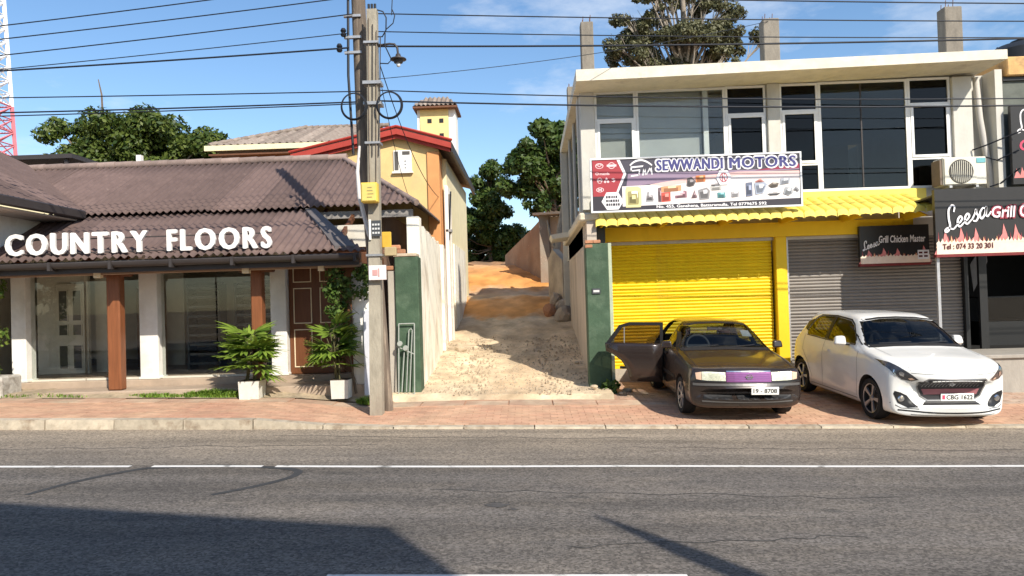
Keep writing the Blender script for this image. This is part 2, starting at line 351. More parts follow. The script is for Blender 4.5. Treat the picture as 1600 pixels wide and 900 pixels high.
while y < 12.36:
    x = -11.5 - (.11 if r_ % 2 else 0)
    while x < 12.5:
        dz = random.uniform(0, .005); P = lambda xx, y_: (xx, y_, pave_z(xx, y_) + dz)
        x0, x1, y0, y1 = x + .004, x + .216, y + .004, y + .106
        t = [P(x0, y0), P(x1, y0), P(x1, y1), P(x0, y1)]; mb.hexa([(p[0], p[1], p[2] - .03) for p in t], t)
        x += .22
    y += .11; r_ += 1
tag(mb.build('paver', m_paver, pav), None, kind='stuff')
m_slab = mat('paving_slab', (.45, .28, .19), .92, .25, 4, .4, 30, col2=(.5, .40, .28), c2=(.4, .7), c2scale=1.6, objrand=.12)
x = -11.5
while x < 1.3:
    w = .74; dz = random.uniform(-.004, .012); tl = random.uniform(-.004, .004)
    t = [(xx, y_, pave_z(xx, y_) + .004 + dz + tl * (i - 1)) for i, (xx, y_) in enumerate([(x + .012, 12.38), (x + w - .012, 12.38), (x + w - .012, 12.86), (x + .012, 12.86)])]
    MB().hexa([(p[0], p[1], p[2] - .05) for p in t], t).build('slab', m_slab, pav); x += w
# forecourt of the shops, pavers in the shade of the cars, rising to the shutters
m_fore = mat('forecourt', (.46, .27, .18), .92, .25, 4, .35, 40, col2=(.42, .33, .25), c2=(.4, .65), c2scale=1.2, island=.16)
fc = struct(MB().grid(np.linspace(1.2, 14, 40), [12.3, 13, 14, 15.2], lambda x, y: (x, y, pave_z(x, y) - .02)).build('forecourt', m_dust))
mb = MB(); y = 12.37; r_ = 0
while y < 15.1:
    x = 1.3 - (.11 if r_ % 2 else 0)
    while x < 9.5:
        dz = random.uniform(0, .004); P = lambda xx, y_: (xx, y_, pave_z(xx, y_) - .004 + dz)
        t = [P(x + .004, y + .004), P(x + .216, y + .004), P(x + .216, y + .106), P(x + .004, y + .106)]; mb.hexa([(p[0], p[1], p[2] - .03) for p in t], t); x += .22
    y += .11; r_ += 1
tag(mb.build('paver', m_fore, fc), None, kind='stuff')

# the lane between the shops: pale dirt in front, then terraces of ochre earth
LZ = [(12.8, .2), (13.7, .24), (15, .40), (18, .87), (20.9, 1.33), (21.35, 1.42), (22.3, 1.72), (23.3, 1.96), (25.3, 2.18), (26.0, 2.42), (28.2, 2.95), (30, 3.3), (40, 4.1), (60, 5)]
def lane_z(y): return float(np.interp(y, [p[0] for p in LZ], [p[1] for p in LZ]))
def hn(x, y): return .5 * math.sin(x * 2.1 + y * 1.3) + .3 * math.sin(x * 5.2 - y * 3.1) + .2 * math.sin(x * 11 + y * 9)
def dirt(name, y0, y1, m, xa, xb, amp, n=26, dens=9):
    ys = np.linspace(y0, y1, int((y1 - y0) * dens) + 2); mb = MB().grid(np.linspace(xa, xb, n), ys, lambda x, y: (x, y, lane_z(y) - .02 * x * (1 if y < 15 else 0) + amp * hn(x * 1.5, y * 1.5) + random.uniform(-1, 1) * amp * .35 - (.09 if y < 12.95 else 0)))
    return struct(mb.build(name, m, smooth=180))
m_pale = mat('pale_dirt', (.66, .51, .33), .95, .3, 4, .7, 28, col2=(.68, .55, .38), c2=(.4, .65), c2scale=1.4, col3=(.36, .27, .19), c3=(.58, .72), c3scale=3)
m_grey = mat('trodden_dirt', (.40, .31, .22), .95, .3, 5, .7, 28, col2=(.28, .21, .16), c2=(.45, .65), c2scale=1.6)
m_ochre = mat('ochre_earth', (.72, .33, .095), .95, .22, 4, .8, 25, col2=(.60, .27, .09), c2=(.45, .7), c2scale=1.5)
m_brown = mat('brown_earth', (.42, .22, .10), .95, .3, 4, .7, 25, col2=(.24, .15, .09), c2=(.4, .6), c2scale=1.2)
def lane_ground():
    ys = np.linspace(12.84, 30.5, 175); us = np.linspace(0, 1, 34); mb = MB(); wts = []
    for y in ys:
        xa, xb = float(np.interp(y, [20, 23.5, 27], [-2.5, -2.8, -4])), float(np.interp(y, [20, 23.5, 27], [1.42, 1.7, 3]))
        for u in us:
            x = xa + (xb - xa) * u; rut = -.03 * (math.exp(-((x + 1.1) / .22) ** 2) + math.exp(-((x - .35) / .22) ** 2)) * (1 if y < 21 else .3); am = .018 if y < 17 else .04
            mb.v.append((x, y, lane_z(y) - .02 * x * (1 if y < 15 else 0) + am * hn(x * 1.5, y * 1.5) + rut + random.uniform(-1, 1) * am * .35 - (.09 if y < 12.95 else 0)))
            q = y + .45 * hn(x * 1.2, y * .8) + random.uniform(-.12, .12); wts.append((float(np.interp(q, [20.9, 21.5, 23.1, 23.7, 25.3, 25.9, 29, 31], [0, 1, 1, .12, .15, 1, .8, .3])), float(np.interp(q, [16, 18, 20.8, 21.6, 23.2, 23.8, 25.2, 26, 31], [0, .25, .45, .05, .1, .8, .8, .2, .8])), 0, 1))  # grey-brown weight before the first bank also paints shade on the pale dirt
    n = len(us); mb.f = [(j * n + i, j * n + i + 1, (j + 1) * n + i + 1, (j + 1) * n + i) for j in range(len(ys) - 1) for i in range(n - 1)]
    o = mb.build('lane_ground', m_pale, smooth=180); at = o.data.color_attributes.new('soil', 'FLOAT_COLOR', 'POINT'); at.data.foreach_set('color', np.array(wts, dtype='f').ravel())
    t = m_pale.node_tree; bs = t.nodes['Principled BSDF']; l = t.links.new; src = bs.inputs['Base Color'].links[0].from_socket; an = t.nodes.new('ShaderNodeAttribute'); an.attribute_name = 'soil'; sp = t.nodes.new('ShaderNodeSeparateColor'); l(an.outputs['Color'], sp.inputs[0])
    tn = t.nodes.new('ShaderNodeTexNoise'); tn.inputs['Scale'].default_value = 3.; tn.inputs['Detail'].default_value = 9
    for k, c in ((1, (.36, .26, .17, 1)), (0, (.66, .30, .085, 1))):
        vm = t.nodes.new('ShaderNodeMath'); vm.operation = 'MULTIPLY_ADD'; vm.inputs[1].default_value = .9; vm.inputs[2].default_value = -.45; l(tn.outputs[0], vm.inputs[0]); ad = t.nodes.new('ShaderNodeMath'); ad.operation = 'ADD'; ad.use_clamp = True; l(sp.outputs[k], ad.inputs[0]); l(vm.outputs[0], ad.inputs[1])
        mi = t.nodes.new('ShaderNodeMix'); mi.data_type = 'RGBA'; mi.inputs[7].default_value = c; l(ad.outputs[0], mi.inputs[0]); l(src, mi.inputs[6]); src = mi.outputs[2]
    nz = t.nodes.new('ShaderNodeTexNoise'); nz.inputs['Scale'].default_value = 14; nz.inputs['Detail'].default_value = 8; r = t.nodes.new('ShaderNodeMapRange'); r.inputs[1].default_value = .3; r.inputs[2].default_value = .7; r.inputs[3].default_value = .72; r.inputs[4].default_value = 1.25; l(nz.outputs[0], r.inputs[0]); v = t.nodes.new('ShaderNodeVectorMath'); v.operation = 'SCALE'; l(src, v.inputs[0]); l(r.outputs[0], v.inputs['Scale']); l(v.outputs[0], bs.inputs['Base Color'])
    return struct(o)
lane_ground()
dirt('back_yard_earth', 30.4, 44, m_brown, -14, 14, .12, 30, 2)
m_stone = mat('rubble_stone', (.5, .40, .28), .95, .3, 6, .6, objrand=.25)
def rock_mesh(seed, flat=.7):
    bm = bmesh.new(); bmesh.ops.create_icosphere(bm, subdivisions=2, radius=1); rg = random.Random(seed)
    a = [Vector((rg.gauss(0, 1), rg.gauss(0, 1), rg.gauss(0, 1))).normalized() for _ in range(7)]; dd = [rg.uniform(.55, .9) for _ in a]
    for v in bm.verts:
        for n, d in zip(a, dd):
            k = v.co.dot(n)
            if k > d: v.co -= n * (k - d) * .9
        v.co.z *= flat
    me = bpy.data.meshes.new('stone'); bm.to_mesh(me); bm.free(); return me
rocks = [rock_mesh(s) for s in range(4)]
for r in rocks: r.materials.append(m_stone)
v = []; f = []; mbp = MB()
for _ in range(1500):       # pebbles on the lane
    x_, y_ = random.uniform(-2.0, 1.2), random.uniform(13.0, 18.5); s = random.uniform(.008, .03) * (1.4 if random.random() < .1 else 1); z_ = lane_z(y_) - .02 * x_ * (1 if y_ < 15 else 0) + .022 * hn(x_ * 1.5, y_ * 1.5)
    a = random.uniform(0, 6.3); q = [(x_ + s * math.cos(a + k * 1.57) * random.uniform(.7, 1.3), y_ + s * math.sin(a + k * 1.57), z_ - .01) for k in range(4)]; mbp.hexa(q, [(p[0] * .4 + x_ * .6, p[1] * .4 + y_ * .6, z_ + s * .8) for p in q])
tag(mbp.build('pebbles', m_stone), 'loose pale pebbles strewn over the dirt lane', 'pebbles', kind='stuff')
RK = [(1.35, 13.55, .13, 'pale stone at the foot of the right green gate pillar'), (1.62, 13.4, .09, 'small stone beside the right green gate pillar nearest the dark car'), (1.12, 13.5, .08, 'small stone by the lane edge of the right green pillar'), (-1.6, 17.1, .16, 'grey stone in the lane by the left wall where the shade starts'), (.95, 15.6, .07, 'little stone against the foot of the right lane wall'), (1.75, 13.75, .1, 'stone half behind the right green pillar near the yellow shutter')]
for k, (x_, y_, s, lb) in enumerate(RK):
    o = bpy.data.objects.new('stone', rocks[k % 4]); COL.objects.link(o); o.location = (x_, y_, (lane_z(y_) if x_ < 1.2 else pave_z(x_, y_)) + s * .3); o.scale = (s, s * .8, s * .7); o.rotation_euler = (0, 0, k * 1.3); tag(o, lb, 'stone', 'stones along the lane')
# gravel strip in front of the veranda
m_grav = mat('gravel_strip', (.42, .33, .22), .95, .35, 8, .7, 50, col2=(.28, .23, .16), c2=(.45, .65), c2scale=3)
struct(MB().grid(np.linspace(-12, -2.4, 60), [12.84, 12.95, 13.1, 13.3, 14.2], lambda x, y: (x, y, pave_z(x, 12.86) + .02 + .03 * hn(x * 2, y * 3) * (y > 12.9) + (.05 if y > 13.05 else 0))).build('gravel_verge', m_grav, smooth=180))
m_grass = leafmat('grass_blade', (.10, .20, .02), (.26, .38, .06), .3)
def grass(cx, cy, rx, ry, n, h, label, seed):
    rg = np.random.RandomState(seed); mb = MB()
    for _ in range(n):
        a = rg.rand() * 6.28; r = math.sqrt(rg.rand()); x_ = cx + rx * r * math.cos(a); y_ = cy + ry * r * math.sin(a); z_ = pave_z(x_, 12.86) + .02; hh = h * (.4 + .8 * rg.rand()) * (1.1 - .5 * r); d = rg.rand() * 6.28; w = .006 + .006 * rg.rand(); dx, dy = math.cos(d), math.sin(d); l = hh * (.3 + .7 * rg.rand())
        mb.add([(x_ - dy * w, y_ + dx * w, z_), (x_ + dy * w, y_ - dx * w, z_), (x_ + dx * l * .4 + dy * w * .7, y_ + dy * l * .4 - dx * w * .7, z_ + hh * .7), (x_ + dx * l * .4 - dy * w * .7, y_ + dy * l * .4 + dx * w * .7, z_ + hh * .7), (x_ + dx * l, y_ + dy * l, z_ + hh)], [(0, 1, 2, 3), (3, 2, 4)])
    tag(mb.build('grass', m_grass), label, 'grass', kind='stuff')
grass(-5.55, 12.98, .55, .12, 1900, .14, 'bright green grass tuft left of the first white planter', 3)
grass(-6.6, 13.0, .5, .08, 500, .08, 'thin grass on the gravel left of the bright tuft', 4)
grass(-2.8, 12.7, .2, .16, 700, .13, 'green grass at the foot of the utility poles', 5)
grass(-8.7, 13.0, .9, .08, 250, .07, 'sparse weeds along the far left veranda edge', 6)

# ============================================================ LEFT: the single-storey tile shop with the veranda
m_white = mat('white_plaster', (.80, .78, .72), .8, .1, 4, .15, 30, col2=(.66, .62, .54), c2=(.55, .75), c2scale=1.5)
m_dull = mat('dull_plaster', (.60, .56, .47), .85, .12, 4, .15, 30)
m_roof = mat('brown_roof_sheet', (.134, .090, .078), .8, .2, 5, .25, 30, col2=(.11, .073, .064), c2=(.5, .75), c2scale=1.2, objrand=.2, col3=(.22, .165, .14), c3=(.62, .75), c3scale=7)
m_roofold = mat('old_roof_sheet', (.15, .12, .105), .85, .3, 5, .3, 30, objrand=.15)
m_gut = mat('dark_gutter', (.045, .038, .036), .5, .15, 5, .1)
m_wood = mat('dark_wood', (.15, .062, .03), .55, .25, 3, .2, 20, stretch=(6, 6, .6))
m_post = mat('varnished_post', (.22, .078, .03), .42, .28, 3, .2, 15, stretch=(9, 9, .7))
m_door = mat('brown_door', (.155, .058, .024), .45, .2, 3, .15, 20, stretch=(8, 8, .8))
m_floor = mat('veranda_floor', (.40, .31, .23), .75, .2, 3, .15, 30)
m_dark = mat('dark_interior', (.10, .093, .085), .9, .15, 3, .1)
m_gold = mat('pale_moulding', (.80, .66, .45), .6, .08, 8, .05)
m_glass = glass('shop_glass', (.93, .95, .94), .8)
S = thing('tile_shop', 'single-storey shop with brown corrugated roof, veranda and glass front', 'building', (-6.5, 15, .2))
fl = MB().box(-11.6, -2.95, 13.1, 13.86, .1, .46, .012).build('veranda_floor', m_floor, S); MB().box(-11.6, -2.95, 13.862, 15.3, .1, .58, .01).build('sill_step', m_floor, S)
MB().box(-11.6, -2.95, 15.302, 19, .1, .578).build('shop_floor', mat('shop_floor', (.22, .17, .13), .4, .15, 3, .05), S)
for k, (a, b_) in enumerate([(-9.83, -9.55), (-7.37, -7.02), (-4.87, -4.57)]):
    c = MB().box(a, b_, 13.9, 14.2, .585, 2.95, .012).build('column', m_white, S)
    MB().box(a - .02, b_ + .02, 13.88, 14.22, .585, .63, .006).build('plinth', m_white, c)
for a, b_ in [(-7.58, -7.34), (-4.97, -4.77)]:
    c = MB().box(a, b_, 13.18, 13.38, .465, 2.64, .02).build('post', m_post, S)
    MB().box((a + b_) / 2 - .3, (a + b_) / 2 + .3, 13.2, 13.36, 2.5, 2.62, .02).build('bracket', m_wood, c)
MB().box(-11.6, -3.0, 13.22, 13.34, 2.645, 2.74, .01).build('beam', m_wood, S)
bm_ = MB().box(-11.6, -2.9, 12.86, 12.93, 2.52, 2.60, .01).build('eave_batten', mat('brown_batten', (.33, .22, .15), .6, .2, 5, .2), S)  # mid-brown batten, paler than the wood beam
for x_ in np.arange(-10.9, -3, .62): MB().prism([(12.75, 2.62), (15, 3.72), (15, 3.84), (12.75, 2.74)], 'x', x_, x_ + .06).build('rafter', m_wood, S)
# gutter: half round trough
gx = [(12.52 + .075 * (1 - math.cos(t)), 2.72 - .09 * math.sin(t)) for t in np.linspace(0, math.pi, 9)]
gt = MB().prism(gx + [(12.655, 2.735), (12.535, 2.735)], 'x', -11.6, -2.85).build('gutter', m_gut, S, smooth=50)
for x_ in np.arange(-10.3, -2.9, 1.05): MB().box(x_, x_ + .05, 12.5, 12.7, 2.60, 2.745).build('gutter_clip', m_gut, gt)
MB().box(-11.6, -2.9, 12.68, 12.72, 2.55, 2.76).build('fascia_board', m_gut, S)
for x_, s in ((-7.6, .12), (-4.98, .12), (-3.65, .1)): MB().box(x_, x_ + s, 12.84, 12.94, 2.47, 2.59).build('batten_end', m_gold, S)
# shop front: glass panes between the columns, back room behind them
MB().box(-11.6, -2.9, 19, 19.15, .4, 3.9).build('back_wall', m_dull, S)
MB().box(-11.75, -11.6, 13.1, 19.1, .4, 3.9).build('left_wall', m_dull, S)
MB().box(-3.05, -2.9, 15.2, 19.1, .4, 3.75).build('right_wall', mat('brown_side_wall', (.16, .10, .07), .9, .2, 3, .2), S)
MB().box(-11.6, -2.9, 14.02, 14.14, 2.96, 3.38).build('lintel_wall', m_dull, S)
MB().box(-11.6, -3.05, 14.3, 19, 3.0, 3.06).build('ceiling', m_dull, S)
for a, b_ in [(-9.54, -8.5), (-8.47, -7.38), (-7.01, -5.97), (-5.94, -4.88)]:
    p = MB().box(a, b_, 14.05, 14.06, .62, 2.95).build('glass_pane', m_glass, S)
    MB().box(a, b_, 14.03, 14.08, .582, .619).build('bottom_rail', m_dull, p)
MB().box(-9.38, -9.0, 15.9, 16.05, .585, 3.0).build('partition', m_dull, S)
MB().box(-8.99, -8.1, 17.3, 17.4, .585, 3.0).build('partition', m_dull, S)
# panelled doors
def door(x0, x1, y, z0, z1, rows, m, mp_, parent, mould):
    d = MB().box(x0, x1, y, y + .06, z0, z1, .006).build('door', m, parent)
    n = 2; w = (x1 - x0) / n
    for (a, b_) in rows:
        for k in range(n):
            u0, u1 = x0 + k * w + w * .17, x0 + (k + 1) * w - w * .14; c0, c1 = z0 + (z1 - z0) * a, z0 + (z1 - z0) * b_; t = .018
            MB().box(u0 + t, u1 - t, y - .008, y, c0 + t, c1 - t, .006).build('panel', mp_, d)
            fr = MB()
            for q in ((u0, u1, c0, c0 + t), (u0, u1, c1 - t, c1), (u0, u0 + t, c0 + t, c1 - t), (u1 - t, u1, c0 + t, c1 - t)): fr.box(q[0], q[1], y - .014, y - .001, q[2], q[3])
            fr.build('moulding', mould, d)
    return d
d = door(-4.56, -3.55, 14.05, .59, 2.70, [(.06, .40), (.45, .77), (.82, .96)], m_door, m_door, S, m_gold)
MB().box(-4.565, -2.95, 14.12, 14.2, .585, 2.95).build('door_surround', m_wood, S)
d2 = door(-10.05, -9.45, 15.6, .59, 2.5, [(.05, .32), (.42, .55), (.58, .93)], m_dull, m_dark, S, m_dull); d2['label'] = 'grey panelled inner door with glazed top'
door(-9.02, -8.45, 16.9, .59, 2.4, [(.06, .4), (.45, .77), (.82, .96)], m_door, m_dark, S, m_wood)
MB().box(-10.5, -9.4, 15.665, 15.75, .585, 3).build('partition', m_dull, S)
# corrugated roofs, sheet by sheet
def sheets(x0, x1, yb, zb, slope, topf, parent, m, wsheet=.86, pitch=.135, amp=.026, name='roof_sheet', botf=None, jit=.012):
    x = x0; k = 0
    while x < x1 - .02:
        xe = min(x + wsheet, x1); n = max(4, int((xe - x) / pitch * 6)); dz = random.uniform(0, jit); db = random.uniform(-.035, .035); mb = MB(); X_ = np.linspace(x, xe + .04, n)
        rows = 5; vs = []
        for xx in X_:
            a = yb + db + (botf(xx) if botf else 0); t = max(a + .02, topf(xx))
            for r in range(rows):
                y = a + (t - a) * r / (rows - 1); vs.append((xx, y, zb + (y - yb) * slope + amp * math.sin(2 * math.pi * xx / pitch) + dz - .012 * r / rows))
        mb.add(vs, [(i * rows + r, (i + 1) * rows + r, (i + 1) * rows + r + 1, i * rows + r + 1) for i in range(n - 1) for r in range(rows - 1)])
        o = mb.build(name, m, parent, smooth=75); md = o.modifiers.new('thickness', 'SOLIDIFY'); md.thickness = .008; md.offset = -1
        x = xe; k += 1
hipl = lambda x: 12.58 + max(.03, (-2.78 - x)) * 1.35
sheets(-11.7, -2.8, 12.58, 2.79, .505, lambda x: min(14.72, hipl(x)), S, m_roof)
RY, RZ, EY, EZ = 17.3, 5.30, 14.42, 3.80; SL = (RZ - EZ) / (RY - EY)
valley = lambda x: EY + max(0, (-8.72 - x)) * .93
sheets(-12.2, -2.12, EY, EZ, SL, lambda x: min(RY, EY + max(.03, (-2.1 - x)) * 1.36), S, m_roof, botf=lambda x: max(0, valley(x) - EY))
# hip end facing the lane
hp = MB(); ys = np.linspace(14.4, 21.5, 300)
hp.add([p for y in ys for p in ((-2.08 + .0, y, EZ + .026 * math.sin(2 * math.pi * y / .135)), (max(-4.22, -2.1 - (y - 14.42) / 1.36), y, EZ + min((RZ - EZ), (y - 14.42) / 1.36 * .70) + .026 * math.sin(2 * math.pi * y / .135)))], [(2 * i, 2 * i + 1, 2 * i + 3, 2 * i + 2) for i in range(299)])
hp.build('hip_sheet', m_roofold, S, smooth=75)
MB().add([(-12, RY, RZ), (-4.2, RY, RZ), (-4.2, 21.5, 3.6), (-12, 21.5, 3.6)], [(0, 1, 2, 3)]).build('rear_roof', m_roofold, S)
def cap(pts, r, name='ridge_cap'):
    L_ = [Vector(p) for p in pts]; n = int((L_[1] - L_[0]).length / .42)
    for i in range(n):
        a, b_ = L_[0].lerp(L_[1], i / n), L_[0].lerp(L_[1], (i + 1.08) / n); MB().tube([a, b_], [r, r * 1.14], 10).build(name, mat('ridge_cap', (.27, .20, .17), .85, .25, 6, .3, objrand=.2), S, smooth=60)
cap([(-12.2, RY, RZ + .02), (-4.2, RY, RZ + .02)], .085); cap([(-4.25, RY, RZ + .01), (-2.15, 14.45, EZ + .03)], .055, 'hip_cap')
MB().hexa([(-4.35, 14.5, 3.70), (-4.15, 14.5, 3.70), (-2.95, 12.7, 2.80), (-3.3, 12.66, 2.80)], [(-4.35, 14.5, 3.79), (-4.15, 14.5, 3.79), (-2.95, 12.7, 2.88), (-3.3, 12.66, 2.88)]).build('flashing', mat('lead_flashing', (.12, .105, .10), .7, .2, 5, .3), S)
MB().prism([(-4.2, 14.6), (-2.9, 12.75), (-2.9, 14.9), (-4.2, 14.9)], 'z', 2.6, 2.78).build('roof_deck', m_wood, S)
MB().box(-4.6, -2.25, 14.62, 14.72, 3.58, 3.72).build('eave_beam', mat('grey_beam', (.27, .25, .23), .8, .2, 5, .2), S)
# wing on the far left, its roof running towards the street
wing_x = -8.72
def wing(x, y): return (x, y, 3.87 + (wing_x - x) * .50)
wr = MB(); k = 0
for y0 in np.arange(11.0, 14.4, .86):
    y1 = min(y0 + .86, 14.45); n = 40; Y_ = np.linspace(y0, y1 + .03, n); w_ = MB()
    for yy_ in Y_:
        for xx in (wing_x, -9.6, -10.8, -12.6):
            p = wing(xx, yy_); w_.v.append((p[0], p[1], p[2] + .02 * math.sin(2 * math.pi * yy_ / .135) + .006 * (k % 2)))
    w_.f = [(i * 4 + j, i * 4 + j + 1, (i + 1) * 4 + j + 1, (i + 1) * 4 + j) for i in range(n - 1) for j in range(3)]
    o = w_.build('wing_roof_sheet', m_roof, S, smooth=75); k += 1
w_ = MB()
for yy_ in np.linspace(14.4, 17.3, 130):
    e = wing_x - (yy_ - 14.42) / .93 * .98
    for xx in np.linspace(e, -12.6, 4): p = wing(min(xx, e), yy_); w_.v.append((p[0], p[1], p[2] + .012 + .02 * math.sin(2 * math.pi * yy_ / .135)))
w_.f = [(i * 4 + j, i * 4 + j + 1, (i + 1) * 4 + j + 1, (i + 1) * 4 + j) for i in range(129) for j in range(3)]
w_.build('wing_roof_sheet', m_roof, S, smooth=75)
MB().box(wing_x - .02, wing_x + .09, 11.0, 14.4, 3.70, 3.87, .02).build('wing_gutter', m_gut, S)
MB().box(wing_x - .9, wing_x - .04, 11.0, 14.4, 3.66, 3.69).build('wing_soffit', mat('pale_soffit', (.5, .45, .4), .8), S)
MB().box(-9.6, -9.45, 12.3, 15, 2.9, 3.66).build('wing_wall', m_white, S)
# sign letters standing on the veranda roof
m_letter = mat('white_letter', (.82, .80, .76), .5, .04, 6, .03)
G_ = thing('roof_sign', 'white block letters reading COUNTRY FLOORS standing on the brown veranda roof', 'sign', (-6.8, 12.9, 2.86))
v_, f_ = text_geo('COUNTRY', .035, 3); words_ = [('COUNTRY', -9.03, -6.53), ('FLOORS', -6.20, -4.38)]
for wd, xa, xb in words_:
    adv = []; ws = []
    for c in wd:
        a = np.array(text_geo(c, 0)[0]); ws.append(a[:, 0].max() - a[:, 0].min())
    tot = sum(ws); gap = .055; sc = (xb - xa - gap * (len(wd) - 1)) / tot; x = xa
    for c, w in zip(wd, ws):
        fat(c, x, x + w * sc, 2.885 - (.006 if c in 'COUS' else 0), 3.255 + (.006 if c in 'COUS' else 0), 12.70, .05, .02, .012).build('letter', m_letter, G_); x += w * sc + gap
MB().box(-9.0, -4.4, 12.715, 12.735, 2.90, 2.92).build('rail', m_gut, G_)
MB().box(-9.0, -4.4, 12.715, 12.735, 3.14, 3.16).build('rail', m_gut, G_)
# display racks seen through the glass
m_rack = mat('black_rack', (.02, .02, .02), .4, .1, 5, .05)
for (x0, x1, y, lb) in [(-7.25, -6.55, 15.6, 'dark tile display rack behind the glass right of the middle white column'), (-6.15, -5.1, 15.4, 'dark tile display rack behind the glass left of the third white column')]:
    rk = thing('display_rack', lb, 'rack', ((x0 + x1) / 2, y, .58), group='tile display racks in the shop')
    MB().box(x0, x0 + .04, y, y + .4, .585, 2.4).build('upright', m_rack, rk); MB().box(x1 - .04, x1, y, y + .4, .585, 2.4).build('upright', m_rack, rk)
    for k, z in enumerate(np.arange(.7, 2.35, .2)):
        MB().hexa([(x0 + .05, y, z), (x1 - .05, y, z), (x1 - .05, y + .38, z + .1), (x0 + .05, y + .38, z + .1)], [(x0 + .05, y, z + .05), (x1 - .05, y, z + .05), (x1 - .05, y + .38, z + .15), (x0 + .05, y + .38, z + .15)]).build('shelf', mat('tile_sample', (.07, .07, .07), .25, .3, 3, .05, objrand=.5), rk)
# planters with lady palms
m_pot = mat('white_pot', (.66, .64, .57), .8, .12, 5, .2, col2=(.45, .42, .35), c2=(.6, .75), c2scale=4)
m_palm = leafmat('palm_leaf', (.06, .13, .015), (.24, .34, .05), .3)
m_stem = mat('palm_stem', (.10, .09, .04), .9, .3, 10, .3)
def frond_mesh(seed):
    rg = random.Random(seed); mb = MB(); n = rg.randint(7, 10)
    for i in range(n):
        a = (i - (n - 1) / 2) * .36 + rg.uniform(-.06, .06); ln = rg.uniform(.30, .42) * (1 - .12 * abs(a)); w = .02; P = []
        for t in (0, .35, .7, 1.):
            r = ln * t; P.append((Vector((r * math.sin(a), r * math.cos(a), -.22 * ln * t * t)), w * (.35 + 1.2 * math.sin(math.pi * min(1, t * .8 + .1)) if t < 1 else .02)))
        pe = Vector((math.cos(a), -math.sin(a), 0)); vs = []
        for p, ww in P: vs += [p - pe * ww + Vector((0, 0, .004)), p, p + pe * ww + Vector((0, 0, .004))]
        mb.add([tuple(q) for q in vs], [f for k in range(3) for f in ((k * 3, k * 3 + 1, k * 3 + 4, k * 3 + 3), (k * 3 + 1, k * 3 + 2, k * 3 + 5, k * 3 + 4))])
    return mb.mesh('frond', m_palm)
fronds = [frond_mesh(s) for s in range(4)]
def lady_palm(x, y, z, h, n, label, seed, spread=.32, lean=(0, 0)):
    rg = random.Random(seed); root = thing('lady_palm', label, 'plant', (x, y, z)); st = MB()
    tops = []
    for k in range(7):
        a = rg.uniform(0, 6.28); tp = Vector((math.cos(a) * spread * .5 * rg.random() + lean[0], math.sin(a) * spread * .4 * rg.random(), h * rg.uniform(.35, .85))); bs = Vector((rg.uniform(-.1, .1), rg.uniform(-.08, .08), -.03)); st.tube([bs, bs.lerp(tp, .5) + Vector((.02, 0, 0)), tp], [.016, .013, .01], 6); tops.append((bs, tp))
    st.build('stems', m_stem, root, local=True, smooth=60)
    for k in range(n):
        bs, tp = tops[k % 7]; t = rg.uniform(.35, 1); s = bs.lerp(tp, t); a = rg.uniform(0, 6.28); el = rg.uniform(-.3, 1.15) * (.5 + t * .5); d = Vector((math.cos(a) * math.cos(el), math.sin(a) * math.cos(el), math.sin(el))); ln = rg.uniform(.1, .26); e = s + d * ln
        o = bpy.data.objects.new('frond', fronds[k % 4]); COL.objects.link(o); o.parent = root
        up = (Vector((0, 0, 1)) - d * d.z); up = up.normalized() if up.length > .1 else Vector((1, 0, 0)); xx = d.cross(up).normalized(); m4 = Matrix((xx, d, up)).transposed().to_4x4(); sc = rg.uniform(.75, 1.15); o.matrix_local = Matrix.Translation(e) @ m4 @ Matrix.Scale(sc, 4)
        MB().tube([s, s.lerp(e, .5) + Vector((0, 0, .015)), e], [.005, .004, .003], 4, False).build('leaf_stalk', m_stem, root, local=True)
    return root
for (x, y, w, h, z, lb, pl) in [(-4.87, 12.9, .36, .33, .27, 'square white planter left of the brown door, on the pavement edge', 'bushy fan palm in the planter left of the brown door'), (-3.32, 12.95, .31, .32, .25, 'square white planter nearest the utility poles', 'tall fan palm in the planter beside the utility poles')]:
    p = thing('planter', lb, 'planter', (x, y, z), group='white square planters'); w2 = w / 2; b = MB()
    o_ = [(-w2, -w2), (w2, -w2), (w2, w2), (-w2, w2)]; k = .93
    b.hexa([(a * k, c * k, 0) for a, c in o_], [(a, c, h) for a, c in o_]); b.build('pot', m_pot, p, local=True)
    MB().box(-w2 * .98, w2 * .98, -w2 * .98, w2 * .98, h + .001, h + .012).build('soil', mat('potting_soil', (.06, .045, .03), .95, .3, 10, .5), p, local=True)
    lady_palm(x, y, z + h + .01, .92 if x < -4 else 1.05, 58 if x < -4 else 50, pl, 5 if x < -4 else 9, .34 if x < -4 else .3, (0.02, 0) if x < -4 else (-.12, 0))
